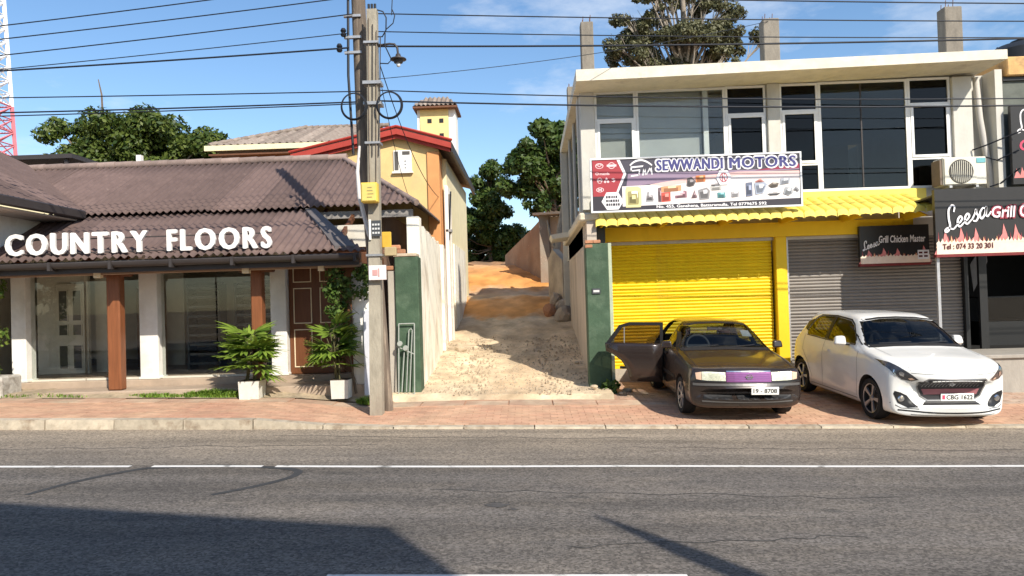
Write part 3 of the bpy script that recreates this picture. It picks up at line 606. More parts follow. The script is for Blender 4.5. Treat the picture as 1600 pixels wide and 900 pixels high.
# white end wall with a leaning grey board and the creeper on it
ew = MB().box(-3.15, -2.75, 13.15, 13.4, .2, 2.42, .01).build('boundary_wall', m_white); single(ew, 'short white wall end between the second planter and the utility poles', 'wall')
bd = MB().prism([(13.0, .28), (13.06, .28), (13.13, 1.72), (13.11, 1.75)], 'x', -2.93, -2.72).build('leaning_board', mat('grey_board', (.55, .56, .6), .7, .1, 5, .1)); single(bd, 'narrow grey board leaning on the white wall end behind the pole', 'board')
m_creep = leafmat('creeper_leaf', (.03, .07, .012), (.13, .2, .04), .25)
m_bark = mat('bark', (.16, .12, .085), .95, .3, 8, .6, 25)
cr_ = thing('creeper', 'leafy creeper hanging over the white wall end under the eaves', 'plant', (-3.1, 13.1, .3))
rg = random.Random(3); cls = [((-3.35 + rg.uniform(-.15, .3), 13.0 + rg.uniform(-.15, .1), 2.45 - 1.5 * t + rg.uniform(-.1, .1)), .17 * (1.15 - .6 * t)) for t in np.linspace(0, 1, 16)] + [((-2.95 + rg.uniform(-.2, .2), 12.9, 2.2 + rg.uniform(-.2, .25)), .17) for _ in range(6)]
v_, f_ = leaves(1700, cls, .045, seed=4); leaf_obj('foliage', v_, f_, m_creep, cr_, (-3.1, 13.1, .3))
MB().tube([(-3.1, 13.1, .3), (-3.2, 13.08, 1.0), (-3.12, 13.06, 1.6), (-3.25, 13.05, 2.3)], [.025, .02, .018, .01], 6).build('stem', m_bark, cr_, smooth=60)
tw = MB()
for k in range(22):
    s = Vector((-3.15 + rg.uniform(-.1, .05), 13.07, rg.uniform(.6, 2.2))); tw.tube([s, s + Vector((rg.uniform(-.3, .35), rg.uniform(-.15, .05), rg.uniform(-.35, .2)))], [.006, .003], 4, False)
tw.build('twigs', m_bark, cr_)
# corner planting at the far left
lw = MB().box(-9.9, -9.35, 12.95, 13.5, .3, .78, .03).build('garden_wall', mat('stone_trough', (.5, .47, .42), .9, .3, 5, .6, 20, col2=(.3, .27, .23), c2=(.45, .6), c2scale=6)); single(lw, 'rough grey stone trough at the far left veranda corner', 'trough')
hg = thing('climber', 'green climbing bush at the left edge of the veranda', 'plant', (-9.75, 13.2, .78)); cls = [((-9.75 + rg.uniform(-.3, .2), 12.9 + rg.uniform(-.2, .2), .9 + 2.3 * t), .24 * rg.uniform(.5, 1.2)) for t in np.linspace(0, 1, 20)]
v_, f_ = leaves(2600, cls, .05, seed=8); leaf_obj('foliage', v_, f_, leafmat('climber_leaf', (.05, .1, .015), (.2, .27, .05), .25), hg, (-9.75, 13.2, .78)); MB().tube([(-9.75, 13.2, .78), (-9.85, 13.0, 2), (-9.7, 12.95, 3.1)], [.03, .02, .01], 6).build('stem', m_bark, hg)

# ============================================================ UTILITY POLES AND CABLES
m_conc = mat('pole_concrete', (.37, .33, .255), .9, .32, 6, .5, 30, col2=(.19, .16, .125), c2=(.5, .7), c2scale=3, stretch=(1, 1, .35))
m_pole = mat('old_timber', (.16, .125, .095), .9, .35, 5, .5, 20, col2=(.30, .24, .18), c2=(.5, .65), c2scale=6, stretch=(3, 3, .3))
m_blk = mat('black_cable', (.014, .016, .022), .5, 0, 5, 0)
m_steel = mat('galvanised', (.42, .42, .42), .45, .15, 10, .1, metal=.6)
pz = .17
pole = thing('utility_pole', 'pale square concrete utility pole with yellow box, in front of the timber pole', 'utility pole', (-2.46, 11.78, pz))
MB().hexa([(-2.56, 11.68, pz - .1), (-2.365, 11.68, pz - .1), (-2.365, 11.88, pz - .1), (-2.56, 11.88, pz - .1)], [(-2.445, 11.71, 6.56), (-2.285, 11.71, 6.56), (-2.285, 11.85, 6.56), (-2.445, 11.85, 6.56)]).build('shaft', m_conc, pole)
for z in (5.35, 5.02): MB().box(-2.53, -2.24, 11.66, 11.9, z, z + .05).build('band', m_steel, pole)
for z, dx in ((6.0, 0), (4.4, .02), (2.62, .05)): MB().box(-2.5 - dx, -2.27 - dx * .5, 11.665, 11.9, z, z + .035).build('strap', m_steel, pole)
for k in range(3): MB().tube([(-2.42 + k * .05, 11.78, 6.55), (-2.42 + k * .05, 11.78, 6.66)], .02, 8).build('insulator', m_blk, pole, smooth=60)
tp = thing('utility_pole', 'dark leaning timber pole reaching out of the top of the picture', 'utility pole', (-2.34, 12.12, pz))
MB().tube([(-2.34, 12.12, pz - .1), (-2.50, 12.12, 2.4), (-2.62, 12.12, 4.6), (-2.70, 12.12, 9.2)], [.075, .12, .125, .10], 14).build('shaft', m_pole, tp, smooth=60)
for z in (6.55, 6.2, 5.95): MB().box(-2.88, -2.6, 11.98, 12.04, z, z + .04).build('crossarm', m_steel, tp); 
for z, x in ((6.86, -2.86), (6.22, -2.88), (5.97, -2.95)):
    MB().lathe([(0, 0), (.035, 0), (.05, .03), (.03, .06), (.05, .09), (.03, .13), (0, .13)], 10, (x, 11.95, z)).build('insulator', m_blk, tp, smooth=50)
MB().tube([(-2.80, 12.0, 6.9), (-2.83, 12.0, 5.6), (-2.78, 12.0, 4.3)], .022, 6).build('riser_cable', m_blk, tp)
# things fixed on the pole
yb = thing('meter_box', 'yellow metal box strapped to the concrete pole', 'box', (-2.44, 11.58, 3.45)); MB().box(-2.57, -2.31, 11.50, 11.665, 3.45, 3.76, .012).build('case', mat('yellow_box', (.72, .50, .08), .5, .1, 6, .1), yb); MB().box(-2.55, -2.33, 11.488, 11.5, 3.47, 3.74, .006).build('lid', mat('yellow_box_lid', (.74, .56, .16), .5, .1, 6, .1), yb)
lt = MB()
for k in range(4): lt.box(-2.47 + .01 * (k % 2), -2.39 + .012 * ((k * 2) % 3), 11.485, 11.4875, 3.52 + k * .05, 3.535 + k * .05)
lt.build('printed_lines', mat('grey_print', (.3, .25, .1), .7, 0, 5, 0), yb)
st = MB().box(-2.45, -2.30, 11.655, 11.664, 2.93, 3.18).build('pole_plate', mat('dark_plate', (.06, .065, .07), .5, .1, 9, 0)); lt = MB()
for r_ in range(3):
    for k in range(3): lt.box(-2.435 + k * .043, -2.405 + k * .043, 11.651, 11.655, 2.97 + r_ * .065, 3.0 + r_ * .065)
o = lt.build('plate_marks', mat('pale_print', (.6, .6, .58), .7, 0, 5, 0), st); single(st, 'small dark plate with pale characters on the concrete pole', 'plate'); o.location = -Vector(st.location)
st = MB().box(-2.49, -2.455, 11.66, 11.67, 2.88, 3.2).build('pole_strip', m_white); single(st, 'narrow white strip beside the dark plate on the pole', 'strip')
st = MB().box(-2.50, -2.23, 11.60, 11.665, 2.24, 2.47, .004).build('notice', mat('white_notice', (.75, .68, .66), .6, .06, 9, 0)); nb = MB(); nb.box(-2.44, -2.36, 11.595, 11.6, 2.31, 2.4); nb.box(-2.35, -2.33, 11.595, 11.6, 2.29, 2.42); o = nb.build('print', mat('faded_print', (.55, .3, .28), .7, .1, 9, 0), st); single(st, 'small white notice fixed low on the concrete pole', 'notice'); o.location = -Vector(st.location)
jb = MB().box(-2.27, -2.08, 11.72, 11.8, 2.62, 2.76, .01).build('bracket_box', mat('tan_bracket', (.42, .33, .18), .8, .2, 8, .2)); single(jb, 'tan bracket box on the side of the concrete pole', 'bracket')
jb = MB().box(-2.34, -2.19, 11.9, 11.96, 2.765, 3.02, .01).build('fuse_box', mat('amber_box', (.62, .38, .05), .5, .15, 8, .1)); single(jb, 'small amber box behind the concrete pole above the bracket', 'box')
cg = thing('cable_guard', 'bowed white plastic cable guard left of the poles', 'cable guard', (-2.6, 11.9, 2.5)); P = [(-2.40, 11.95, 2.62), (-2.55, 11.92, 3.0), (-2.68, 11.9, 3.6), (-2.70, 11.9, 4.0), (-2.66, 11.92, 4.42)]; MB().tube(P, [.03, .035, .035, .03, .02], 8).build('sleeve', mat('white_plastic', (.72, .68, .64), .5, .08, 5, .05), cg, smooth=60)
lamp = thing('street_lamp', 'small black street lamp on a bent arm right of the poles', 'street lamp', (-1.97, 11.75, 5.6))
MB().tube([(-2.30, 11.75, 5.98), (-2.1, 11.75, 6.0), (-2.02, 11.75, 5.99), (-1.975, 11.75, 5.93), (-1.965, 11.75, 5.8)], .018, 8).build('arm', m_gut, lamp, smooth=60)
MB().lathe([(.02, .2), (.035, .19), (.05, .14), (.125, .115), (.13, .10), (.075, .09), (.07, .05), (.04, .045), (0, .05)], 20, (-1.965, 11.75, 5.64)).build('shade', m_gut, lamp, smooth=50)
MB().lathe([(0, -.04), (.025, -.03), (.035, 0), (.03, .03), (.02, .05)], 12, (-1.965, 11.75, 5.66)).build('bulb', mat('bulb', (.8, .8, .78), .2, 0, 5, 0), lamp, smooth=60)
for cx, lb in ((-2.66, 'coil of black cable hanging left of the poles'), (-2.10, 'coil of black cable hanging right of the poles')):
    q = MB()
    for k in range(3):
        rr = .185 + .007 * k; q.tube([(cx + (rr + .004 * k) * math.cos(t), 11.58 + .015 * k, 4.98 + rr * 1.08 * math.sin(t)) for t in np.linspace(0, 2 * math.pi, 37)], .009, 5, False)
    single(q.build('cable_coil', m_blk, smooth=60), lb, 'cable coil', 'cable coils on the pole')
def sag(a, b_, s, n=18): a, b_ = Vector(a), Vector(b_); return [a.lerp(b_, t) - Vector((0, 0, s * 4 * t * (1 - t))) for t in np.linspace(0, 1, n)]
def wire(pts, r, lb): single(MB().tube(pts, r, 5, False).build('cable', m_blk, smooth=80), lb, 'cable', 'overhead cables')
WL = [((-16, 11.9, 6.15), (-2.72, 11.95, 7.13), .10, .010, 'highest overhead cable in the upper left sky'), ((-16, 11.9, 5.95), (-2.72, 11.95, 6.86), .08, .010, 'second overhead cable from the top, left of the poles'), ((-16, 11.9, 5.70), (-2.72, 11.95, 6.58), .08, .010, 'third overhead cable from the top, left of the poles'), ((-16, 11.9, 5.52), (-2.8, 11.95, 6.27), .06, .008, 'thin fourth overhead cable left of the poles'), ((-16, 11.9, 5.78), (-2.8, 11.95, 6.03), .06, .015, 'thick bundled overhead cable left of the poles'), ((-16, 11.9, 5.62), (-2.6, 11.9, 5.30), .03, .010, 'overhead cable crossing above the left tree'), ((-16, 11.9, 5.35), (-2.7, 11.9, 5.13), .06, .013, 'overhead cable crossing the top of the left tree, upper of two'), ((-16, 11.9, 5.24), (-2.7, 11.9, 5.10), .05, .010, 'overhead cable crossing the top of the left tree, lower of two'),
      ((-2.74, 12, 6.98), (16, 11.9, 6.0), .10, .011, 'highest overhead cable right of the poles'), ((-2.3, 11.85, 6.53), (16, 11.9, 5.75), .08, .010, 'second overhead cable right of the poles'), ((-2.3, 11.85, 6.24), (16, 11.9, 5.55), .10, .009, 'third overhead cable right of the poles'), ((-2.3, 11.85, 6.0), (16, 11.9, 5.75), .12, .016, 'thick bundled overhead cable right of the poles'), ((-2.3, 11.85, 5.29), (16, 11.9, 4.75), .20, .010, 'upper cable strung across the upstairs windows'), ((-2.3, 11.85, 5.12), (16, 11.9, 4.65), .18, .014, 'lower cable strung across the upstairs windows'),
      ((-2.3, 11.8, 5.46), (5.1, 15.4, 7.45), .12, .006, 'thin service wire rising from the pole to the roof stub columns')]
for a, b_, s, r, lb in WL: wire(sag(a, b_, s), r, lb)
wire(sag((-2.28, 11.85, 5.7), (-2.1, 18.0, 4.4), .35), .008, 'service wire from the pole down to the orange corner of the yellow house')
wire(sag((-2.28, 11.85, 5.45), (-2.7, 17.9, 4.1), .3), .006, 'thin service wire passing right of the small window of the yellow house')
wire([(-2.27, 11.7, 6.53), (-2.18, 11.7, 6.5), (-2.13, 11.7, 6.4), (-2.14, 11.7, 6.2), (-2.2, 11.7, 6.1), (-2.28, 11.7, 6.1)], .011, 'looped jumper cable at the top of the concrete pole')
wire([(-2.14, 11.68, 6.2), (-2.02, 11.68, 6.3), (-1.99, 11.68, 6.42), (-2.03, 11.68, 6.52)], .009, 'short jumper cable curling up above the street lamp')
wire([(-2.15, 11.68, 6.15), (-2.16, 11.68, 5.95), (-2.06, 11.68, 5.72), (-2.12, 11.68, 5.66), (-2.25, 11.68, 5.67)], .010, 'drooping jumper cable below the lamp arm')
wire([(-2.02, 11.9, 7.6), (-2.04, 11.88, 7.0), (-2.07, 11.85, 6.5)], .008, 'cable dropping from above to the top of the concrete pole')

# ============================================================ LANE ENTRANCE: green pillars, walls
m_green = mat('green_paint', (.052, .094, .054), .75, .3, 4, .3, 25, col2=(.085, .125, .08), c2=(.5, .7), c2scale=2, col3=(.40, .34, .24), c3=(.66, .72), c3scale=5)
m_brick = mat('old_brick', (.46, .22, .12), .95, .25, 8, .5, objrand=.2)
m_plain = mat('grey_render', (.44, .40, .34), .95, .25, 4, .4, 25, col2=(.30, .27, .22), c2=(.45, .65), c2scale=2, stretch=(1, 1, .4))
gp = thing('gate_pillar', 'green gate pillar left of the lane with loose bricks on top', 'pillar', (-2.25, 13.5, .2), group='green gate pillars')
MB().box(-2.40, -1.98, 13.3, 13.72, .15, 2.70, .015).build('shaft', m_green, gp); MB().box(-2.54, -2.405, 13.36, 13.6, .15, 2.45, .01).build('rendered_edge', m_plain, gp)
MB().box(-2.42, -2.0, 13.29, 13.7, 2.702, 2.76, .01).build('cap', mat('raw_mortar', (.5, .4, .29), .95, .25, 8, .5), gp)
for k, (x, z, w) in enumerate([(-2.60, 2.765, .2), (-2.47, 2.845, .17), (-2.36, 2.765, .15), (-2.6, 2.47, .18)]): MB().box(x, x + w, 13.36, 13.46, z, z + .075, .01).build('brick', m_brick, gp)
gp = thing('gate_pillar', 'green gate pillar right of the lane with a number plate', 'pillar', (1.27, 13.9, .1), group='green gate pillars')
MB().box(1.06, 1.47, 13.72, 14.12, .0, 2.86, .015).build('shaft', m_green, gp); MB().box(1.475, 1.54, 13.76, 14.0, .0, 2.86, .006).build('edge_strip', mat('pale_green_strip', (.42, .47, .33), .8, .15, 5, .2), gp)
for k, (x, z, w) in enumerate([(1.06, 2.862, .16), (1.2, 2.862, .14), (1.06, 2.78, .13)]): MB().box(x - .005, x + w, 13.71, 13.8, z - (.0), z + .06, .008).build('brick', m_brick, gp)
pl = MB().box(1.16, 1.31, 13.70, 13.718, 1.93, 2.03).build('number_plate', mat('dark_plate', (.06, .065, .07), .5), gp); MB().box(1.18, 1.29, 13.696, 13.70, 1.96, 2.0).build('faded_digits', mat('pale_print', (.6, .6, .58), .7), pl)
# weeds at its foot
wd = thing('weed', 'dark weeds at the foot of the right green gate pillar', 'plant', (1.35, 13.55, .08)); v_, f_ = leaves(260, [((1.3 + .06 * k, 13.6, .15 + .1 * (k % 2)), .13) for k in range(4)], .05, seed=12); leaf_obj('foliage', v_, f_, m_creep, wd, (1.35, 13.55, .08)); MB().tube([(1.35, 13.6, .02), (1.36, 13.58, .3)], .006, 5).build('stem', m_bark, wd)
# folded grille leaning on the left pillar
m_wire = mat('pale_bar', (.34, .36, .32), .6, .15, 8, .1)
gr = thing('folded_grille', 'folded metal grille leaning against the left green pillar', 'grille', (-2.2, 13.2, .22)); X_ = [-2.36, -2.08]
fr = MB()
for a, b_ in (((X_[0], .25), (X_[0] + .02, 1.5)), ((X_[1], .25), (X_[1] + .02, 1.5)), ((X_[0] + .02, 1.5), (X_[1] + .02, 1.5)), ((X_[0], .25), (X_[1], .25))): fr.tube([(a[0], 13.15 + a[1] * .06, a[1]), (b_[0], 13.15 + b_[1] * .06, b_[1])], .012, 6)
fr.build('frame', m_wire, gr)
for k, (a, b_, t) in enumerate(((-2.30, -2.25, 1.0), (-2.22, -2.16, 1.38), (-2.16, -2.10, 1.38))): MB().tube([(a, 13.15, .3), (b_, 13.15 + t * .06, t)], .010, 6).build('bar', m_wire, gr)
MB().tube([(-2.16, 13.232, 1.38), (-2.12, 13.235, 1.41), (-2.10, 13.232, 1.38)], .010, 6).build('bar', m_wire, gr); MB().tube([(-2.38, 13.21, 1.1), (-2.06, 13.21, .95)], .011, 6).build('bar', m_wire, gr)
for k in range(2): MB().lathe([(0, 0), (.045, .0), (.05, .03), (0, .04)], 10, (-2.32 + .1 * k, 13.16, 1.15 - .08 * k), 'y').build('scroll', m_wire, gr)
# whitewashed lane wall
m_lime = mat('limewash', (.86, .82, .70), .92, .12, 3, .4, 25, col2=(.60, .52, .40), c2=(.5, .66), c2scale=2.2, col3=(.27, .24, .19), c3=(.62, .72), c3scale=3.4, stretch=(1, 1, .35))
lw = thing('lane_wall', 'whitewashed boundary wall with broken top on the left of the lane', 'wall', (-2.1, 15.5, .3))
MB().prism([(13.82, .0), (18.2, .3), (18.2, 3.18), (17.3, 3.12), (16.9, 3.2), (16.5, 3.17), (16.1, 3.26), (15.6, 3.22), (15.3, 3.30), (14.9, 3.26), (14.5, 3.36), (14.2, 3.33), (14.1, 3.42), (13.82, 3.42)], 'x', -2.22, -2.02).build('panel', m_lime, lw)
MB().box(-2.235, -2.0, 13.735, 14.05, .1, 3.47, .01).build('end_post', m_lime, lw)
for k, y_ in enumerate(np.arange(14.15, 18, .24)): MB().box(-2.2 + random.uniform(-.02, .02), -2.05, y_, y_ + random.uniform(.14, .22), 3.2 + random.uniform(-.03, .03), 3.36 - .045 * (y_ - 14.1) + random.uniform(-.02, .05), .01).build('coping_brick', mat('limed_brick', (.62, .53, .42), .95, .25, 6, .5, objrand=.2), lw)
MB().box(-2.08, -1.96, 17.2, 17.5, .5, 3.2).build('buttress', m_lime, lw)
# right-hand lane wall, the shop's side, and the ruined wall farther up
m_ruin = mat('ruin_wall', (.36, .30, .235), .95, .3, 3, .6, 20, col2=(.27, .20, .15), c2=(.45, .62), c2scale=1.5, col3=(.6, .5, .4), c3=(.6, .7), c3scale=3)
rw = thing('ruined_house', 'roofless brown-grey house wall on the right at the back of the lane', 'wall', (.3, 27, 2))
def wallseg(p, q, zb, tops, th, m, parent, name):
    p, q = Vector(p), Vector(q); d = (q - p); n = Vector((-d.y, d.x)).normalized() * th; k = len(tops); mb = MB()
    for s in (0, 1):
        for i, t in enumerate(tops): w = p.lerp(q, i / (k - 1)) + n * s; mb.v += [(w.x, w.y, zb), (w.x, w.y, t)]
    K = 2 * k
    for i in range(k - 1): a = 2 * i; mb.f += [(a, a + 2, a + 3, a + 1), (K + a, K + a + 1, K + a + 3, K + a + 2), (a + 1, a + 3, K + a + 3, K + a + 1)]
    mb.f += [(0, 1, K + 1, K), (K - 2, 2 * K - 2, 2 * K - 1, K - 1)]
    return mb.build(name, m, parent)
wallseg((-.95, 31), (.55, 26.5), 1.8, [3.75, 4.0, 4.25, 4.5, 4.78], .25, m_ruin, rw, 'gable_wall')
wallseg((.55, 26.5), (1.9, 24.6), 1.5, [4.78, 4.7, 4.6], .25, m_ruin, rw, 'front_wall')
MB().box(.42, .78, 26.1, 26.5, 1.6, 4.86, .02).build('corner_pier', m_ruin, rw)
MB().hexa([(.2, 26.2, 4.84), (1.95, 24.2, 4.66), (2.2, 24.7, 4.66), (.5, 26.8, 4.84)], [(.2, 26.2, 4.92), (1.95, 24.2, 4.74), (2.2, 24.7, 4.74), (.5, 26.8, 4.92)]).build('eave_slab', m_ruin, rw)
for (x, y, s, lb) in [(.55, 21.3, .22, 'reddish brown rubble lump at the far right of the lane'), (.95, 20.6, .3, 'dark rubble lump by the end of the right lane wall'), (.8, 22.2, .28, 'big ochre rubble lump behind the dark rubble'), (.98, 21.5, .26, 'grey rubble lump against the broken right wall')]:
    o = bpy.data.objects.new('rubble', rock_mesh(int(x * 100), .8)); COL.objects.link(o); o.data.materials.append(m_brick if s == .22 else m_ruin); o.location = (x, y, lane_z(y) + s * .5); o.scale = (s, s, s * 1.3); tag(o, lb, 'rubble', 'rubble at the end of the right lane wall')
pb = thing('broken_wall', 'broken pale wall stub with a dark doorway beyond the right lane wall', 'wall', (.9, 22, 1.4)); wallseg((.62, 23.2), (1.0, 21.9), 1.2, [3.1, 3.4, 3.2, 3.0], .2, mat('pale_ruin', (.5, .42, .32), .95, .3, 4, .5, col2=(.3, .25, .2), c2=(.45, .6), c2scale=2), pb, 'panel')

# ============================================================ YELLOW HOUSE, TILED HOUSE, TOWER
m_yel = mat('yellow_wall', (.70, .50, .22), .85, .1, 3, .15, 25, col2=(.62, .45, .23), c2=(.55, .75), c2scale=1.2)
m_org = mat('orange_trim', (.62, .29, .11), .8, .12, 4, .1)
m_cream = mat('cream_wall', (.78, .69, .44), .85, .1, 3, .15)
m_red = mat('red_fascia', (.38, .045, .03), .6, .15, 4, .1)
m_tile = mat('weathered_tile', (.27, .22, .18), .9, .3, 6, .4, 25, col2=(.22, .17, .14), c2=(.45, .65), c2scale=2.5, objrand=.2)
H_ = thing('yellow_house', 'yellow two-storey gabled house with red fascia and orange corner', 'house', (-3.4, 21, 1))
MB().prism([(-5.4, .5), (-2.08, .5), (-2.08, 5.55), (-3.05, 5.95), (-5.4, 5.45)], 'y', 17.87, 24.5).build('wall', m_yel, H_)
MB().box(-2.36, -2.07, 17.82, 18.5, .5, 5.5, .01).build('corner_pilaster', m_org, H_)
MB().box(-2.075, -1.98, 18.55, 24.5, .8, 5.45).build('side_wall', m_cream, H_)
MB().box(-2.03, -1.93, 18.3, 18.9, .8, 4.75, .02).build('side_pier', m_white, H_)
MB().box(-1.975, -1.93, 19.6, 23, .9, 3.4).build('side_plinth', m_lime, H_)
def slab(p, q, y0, y1, t, m, name, parent): return MB().add([(p[0], y0, p[1]), (q[0], y0, q[1]), (q[0], y0, q[1] + t), (p[0], y0, p[1] + t), (p[0], y1, p[1]), (q[0], y1, q[1]), (q[0], y1, q[1] + t), (p[0], y1, p[1] + t)], [(0, 1, 2, 3), (7, 6, 5, 4), (0, 4, 5, 1), (1, 5, 6, 2), (2, 6, 7, 3), (3, 7, 4, 0)]).build(name, m, parent)
slab((-5.6, 5.47), (-3.05, 6.0), 17.7, 25, .10, m_tile, 'roof_slope', H_); slab((-3.05, 6.0), (-1.75, 5.62), 17.7, 25, .10, m_tile, 'roof_slope', H_)
slab((-5.6, 5.38), (-3.05, 5.91), 17.62, 17.695, .13, m_red, 'fascia', H_); slab((-3.05, 5.91), (-1.75, 5.53), 17.62, 17.695, .13, m_red, 'fascia', H_)
slab((-5.6, 5.30), (-3.05, 5.83), 17.70, 17.76, .10, m_red, 'lower_fascia', H_); slab((-3.05, 5.83), (-1.75, 5.45), 17.70, 17.76, .10, m_red, 'lower_fascia', H_)
MB().tube([(-5.65, 17.66, 5.57), (-3.05, 17.66, 6.11)], .03, 6).build('barge_cap', m_red, H_); MB().tube([(-3.05, 17.66, 6.11), (-1.72, 17.66, 5.73)], .03, 6).build('barge_cap', m_red, H_)
MB().box(-1.78, -1.72, 17.7, 25, 5.45, 5.66).build('side_gutter', m_gut, H_)
wn = MB().box(-3.17, -2.73, 17.83, 17.88, 5.05, 5.56, .01).build('window', m_white, H_)
MB().box(-3.14, -3.05, 17.82, 17.828, 5.08, 5.53).build('pane', m_dark, wn); MB().box(-2.95, -2.77, 17.82, 17.828, 5.45, 5.53).build('pane', m_dark, wn)
for z in (5.12, 5.2, 5.28): MB().box(-2.90, -2.86, 17.82, 17.828, z, z + .03).build('catch', m_steel, wn)
MB().box(-3.20, -2.70, 17.78, 17.869, 5.0, 5.045).build('sill', m_white, wn)
# downpipes on the side wall
dp = thing('pipe_bracket', 'pale pipes with a bracket on the white side of the yellow house', 'pipe', (-1.9, 18.4, .9)); MB().tube([(-1.9, 18.45, .9), (-1.9, 18.45, 4.55)], .035, 8).build('pipe', mat('pale_pipe', (.6, .55, .48), .6), dp, smooth=60); MB().tube([(-1.93, 18.35, 3.4), (-1.86, 18.35, 4.6)], .02, 6).build('pipe', m_blk, dp); MB().box(-2.0, -1.86, 18.3, 18.5, 3.6, 3.66).build('clamp', m_steel, dp)
T_ = thing('tiled_house', 'house with low hipped tile roof and pale gutter behind the brown shop roof', 'house', (-8, 26, 2))
MB().box(-9.7, -4.6, 24.9, 29, 1, 6.91).build('wall', m_org, T_)
for i in range(22):
    t = i / 22; x0, x1 = -10.45 + 5.1 * t, -10.45 + 5.1 * (t + 1 / 22)
    def top(x): return 7.22 + min(1.33, (x + 10.45) * .56)
    def ty(x): return 24.2 + min(3.5, (x + 10.45) * 1.5)
    MB().add([(x0, 24.2, 7.22), (x1, 24.2, 7.22), (x1, ty(x1), top(x1)), (x0, ty(x0), top(x0)), ((x0 + x1) / 2, 24.17, 7.29), ((x0 + x1) / 2, ty((x0 + x1) / 2), top((x0 + x1) / 2) + .07)], [(0, 4, 5, 3), (4, 1, 2, 5)]).build('tile_course', m_tile, T_)
MB().box(-10.5, -5.2, 24.1, 24.19, 7.06, 7.23).build('fascia', m_cream, T_); MB().box(-10.4, -5.2, 24.2, 25, 6.92, 6.98).build('soffit', m_wood, T_)
MB().add([(-10.45, 24.2, 7.2), (-5.3, 24.2, 7.2), (-5.3, 31, 7.2), (-10.45, 31, 7.2), (-8.1, 27.7, 8.53), (-5.3, 27.7, 8.53)], [(3, 4, 0), (3, 2, 5, 4)]).build('rear_slope', m_tile, T_)
for i in range(14): a = -8.15 + i * .22; MB().tube([(a, 27.7, 8.58), (a + .23, 27.7, 8.58)], [.07, .09], 8).build('ridge_tile', m_tile, T_, smooth=50)
for i in range(14): a = Vector((-10.4, 24.25, 7.28)).lerp(Vector((-8.15, 27.7, 8.6)), i / 14); MB().tube([a, a + Vector((.16, .25, .095))], [.07, .09], 8).build('ridge_tile', m_tile, T_, smooth=50)
K_ = thing('water_tower', 'narrow pale yellow tower with tiled cap and four square holes', 'tower', (-3.5, 31, 2))
m_tow = mat('tower_yellow', (.78, .60, .26), .85, .08, 3, .1)
MB().box(-4.2, -3.05, 30.0, 31.2, 1, 9.75).build('shaft', m_tow, K_); MB().box(-3.045, -2.78, 30.05, 31.2, 1, 9.7).build('side_shaft', m_white, K_); MB().box(-4.32, -4.205, 30.05, 31.1, 1, 9.7).build('side_shaft', m_white, K_)
for x in (-3.9, -3.42):
    for z in (8.55, 9.15): MB().box(x, x + .17, 29.985, 30.03, z, z + .17).build('vent_hole', m_rack, K_)
for i in range(10):
    a, b_ = -4.45 + i * .18, -4.45 + (i + 1) * .18; tt = lambda x: min(1, (x + 4.45) / .45, (-2.65 - x) / .45)
    MB().add([(a, 29.7, 9.78), (b_, 29.7, 9.78), (b_, 29.7 + .75 * max(0, tt(b_)), 9.78 + .5 * max(0, tt(b_))), (a, 29.7 + .75 * max(0, tt(a)), 9.78 + .5 * max(0, tt(a))), ((a + b_) / 2, 29.66, 9.84), ((a + b_) / 2, 29.7 + .75 * max(0, tt((a + b_) / 2)), 9.85 + .5 * max(0, tt((a + b_) / 2)))], [(0, 4, 5, 3), (4, 1, 2, 5)]).build('cap_tile', m_tile, K_)
MB().box(-4.45, -2.65, 29.7, 31.5, 9.70, 9.77).build('eave', m_wood, K_)
MB().add([(-4.45, 29.7, 9.775), (-2.65, 29.7, 9.775), (-2.65, 31.5, 9.775), (-4.45, 31.5, 9.775), (-4, 30.45, 10.27), (-3.1, 30.45, 10.27), (-3.1, 30.9, 10.27), (-4, 30.9, 10.27)], [(1, 2, 6, 5), (2, 3, 7, 6), (3, 0, 4, 7), (4, 5, 6, 7)]).build('cap_sides', m_tile, K_)
# roofs glimpsed behind the left shop
B_ = thing('back_shed', 'low grey and cream shed roof just showing over the shop ridge at far left', 'shed', (-13, 21, 4)); MB().box(-17, -10.6, 20.5, 23, 2, 5.75).build('wall', m_cream, B_); MB().hexa([(-17, 19.8, 5.76), (-11.6, 19.8, 5.76), (-11.6, 24, 5.95), (-17, 24, 5.95)], [(-17, 19.8, 5.84), (-11.6, 19.8, 5.84), (-11.6, 24, 6.03), (-17, 24, 6.03)]).build('roof_sheet', m_roofold, B_); MB().box(-10.75, -10.62, 20.3, 20.45, 4, 6.2).build('post', m_white, B_)
B_ = thing('flat_canopy', 'dark flat canopy on thin posts at the far left edge', 'canopy', (-15, 22, 4)); MB().box(-19, -13.6, 22, 24, 6.55, 6.68).build('roof', m_gut, B_); MB().box(-13.9, -13.8, 22.1, 22.2, 5.5, 6.549).build('post', m_gut, B_)

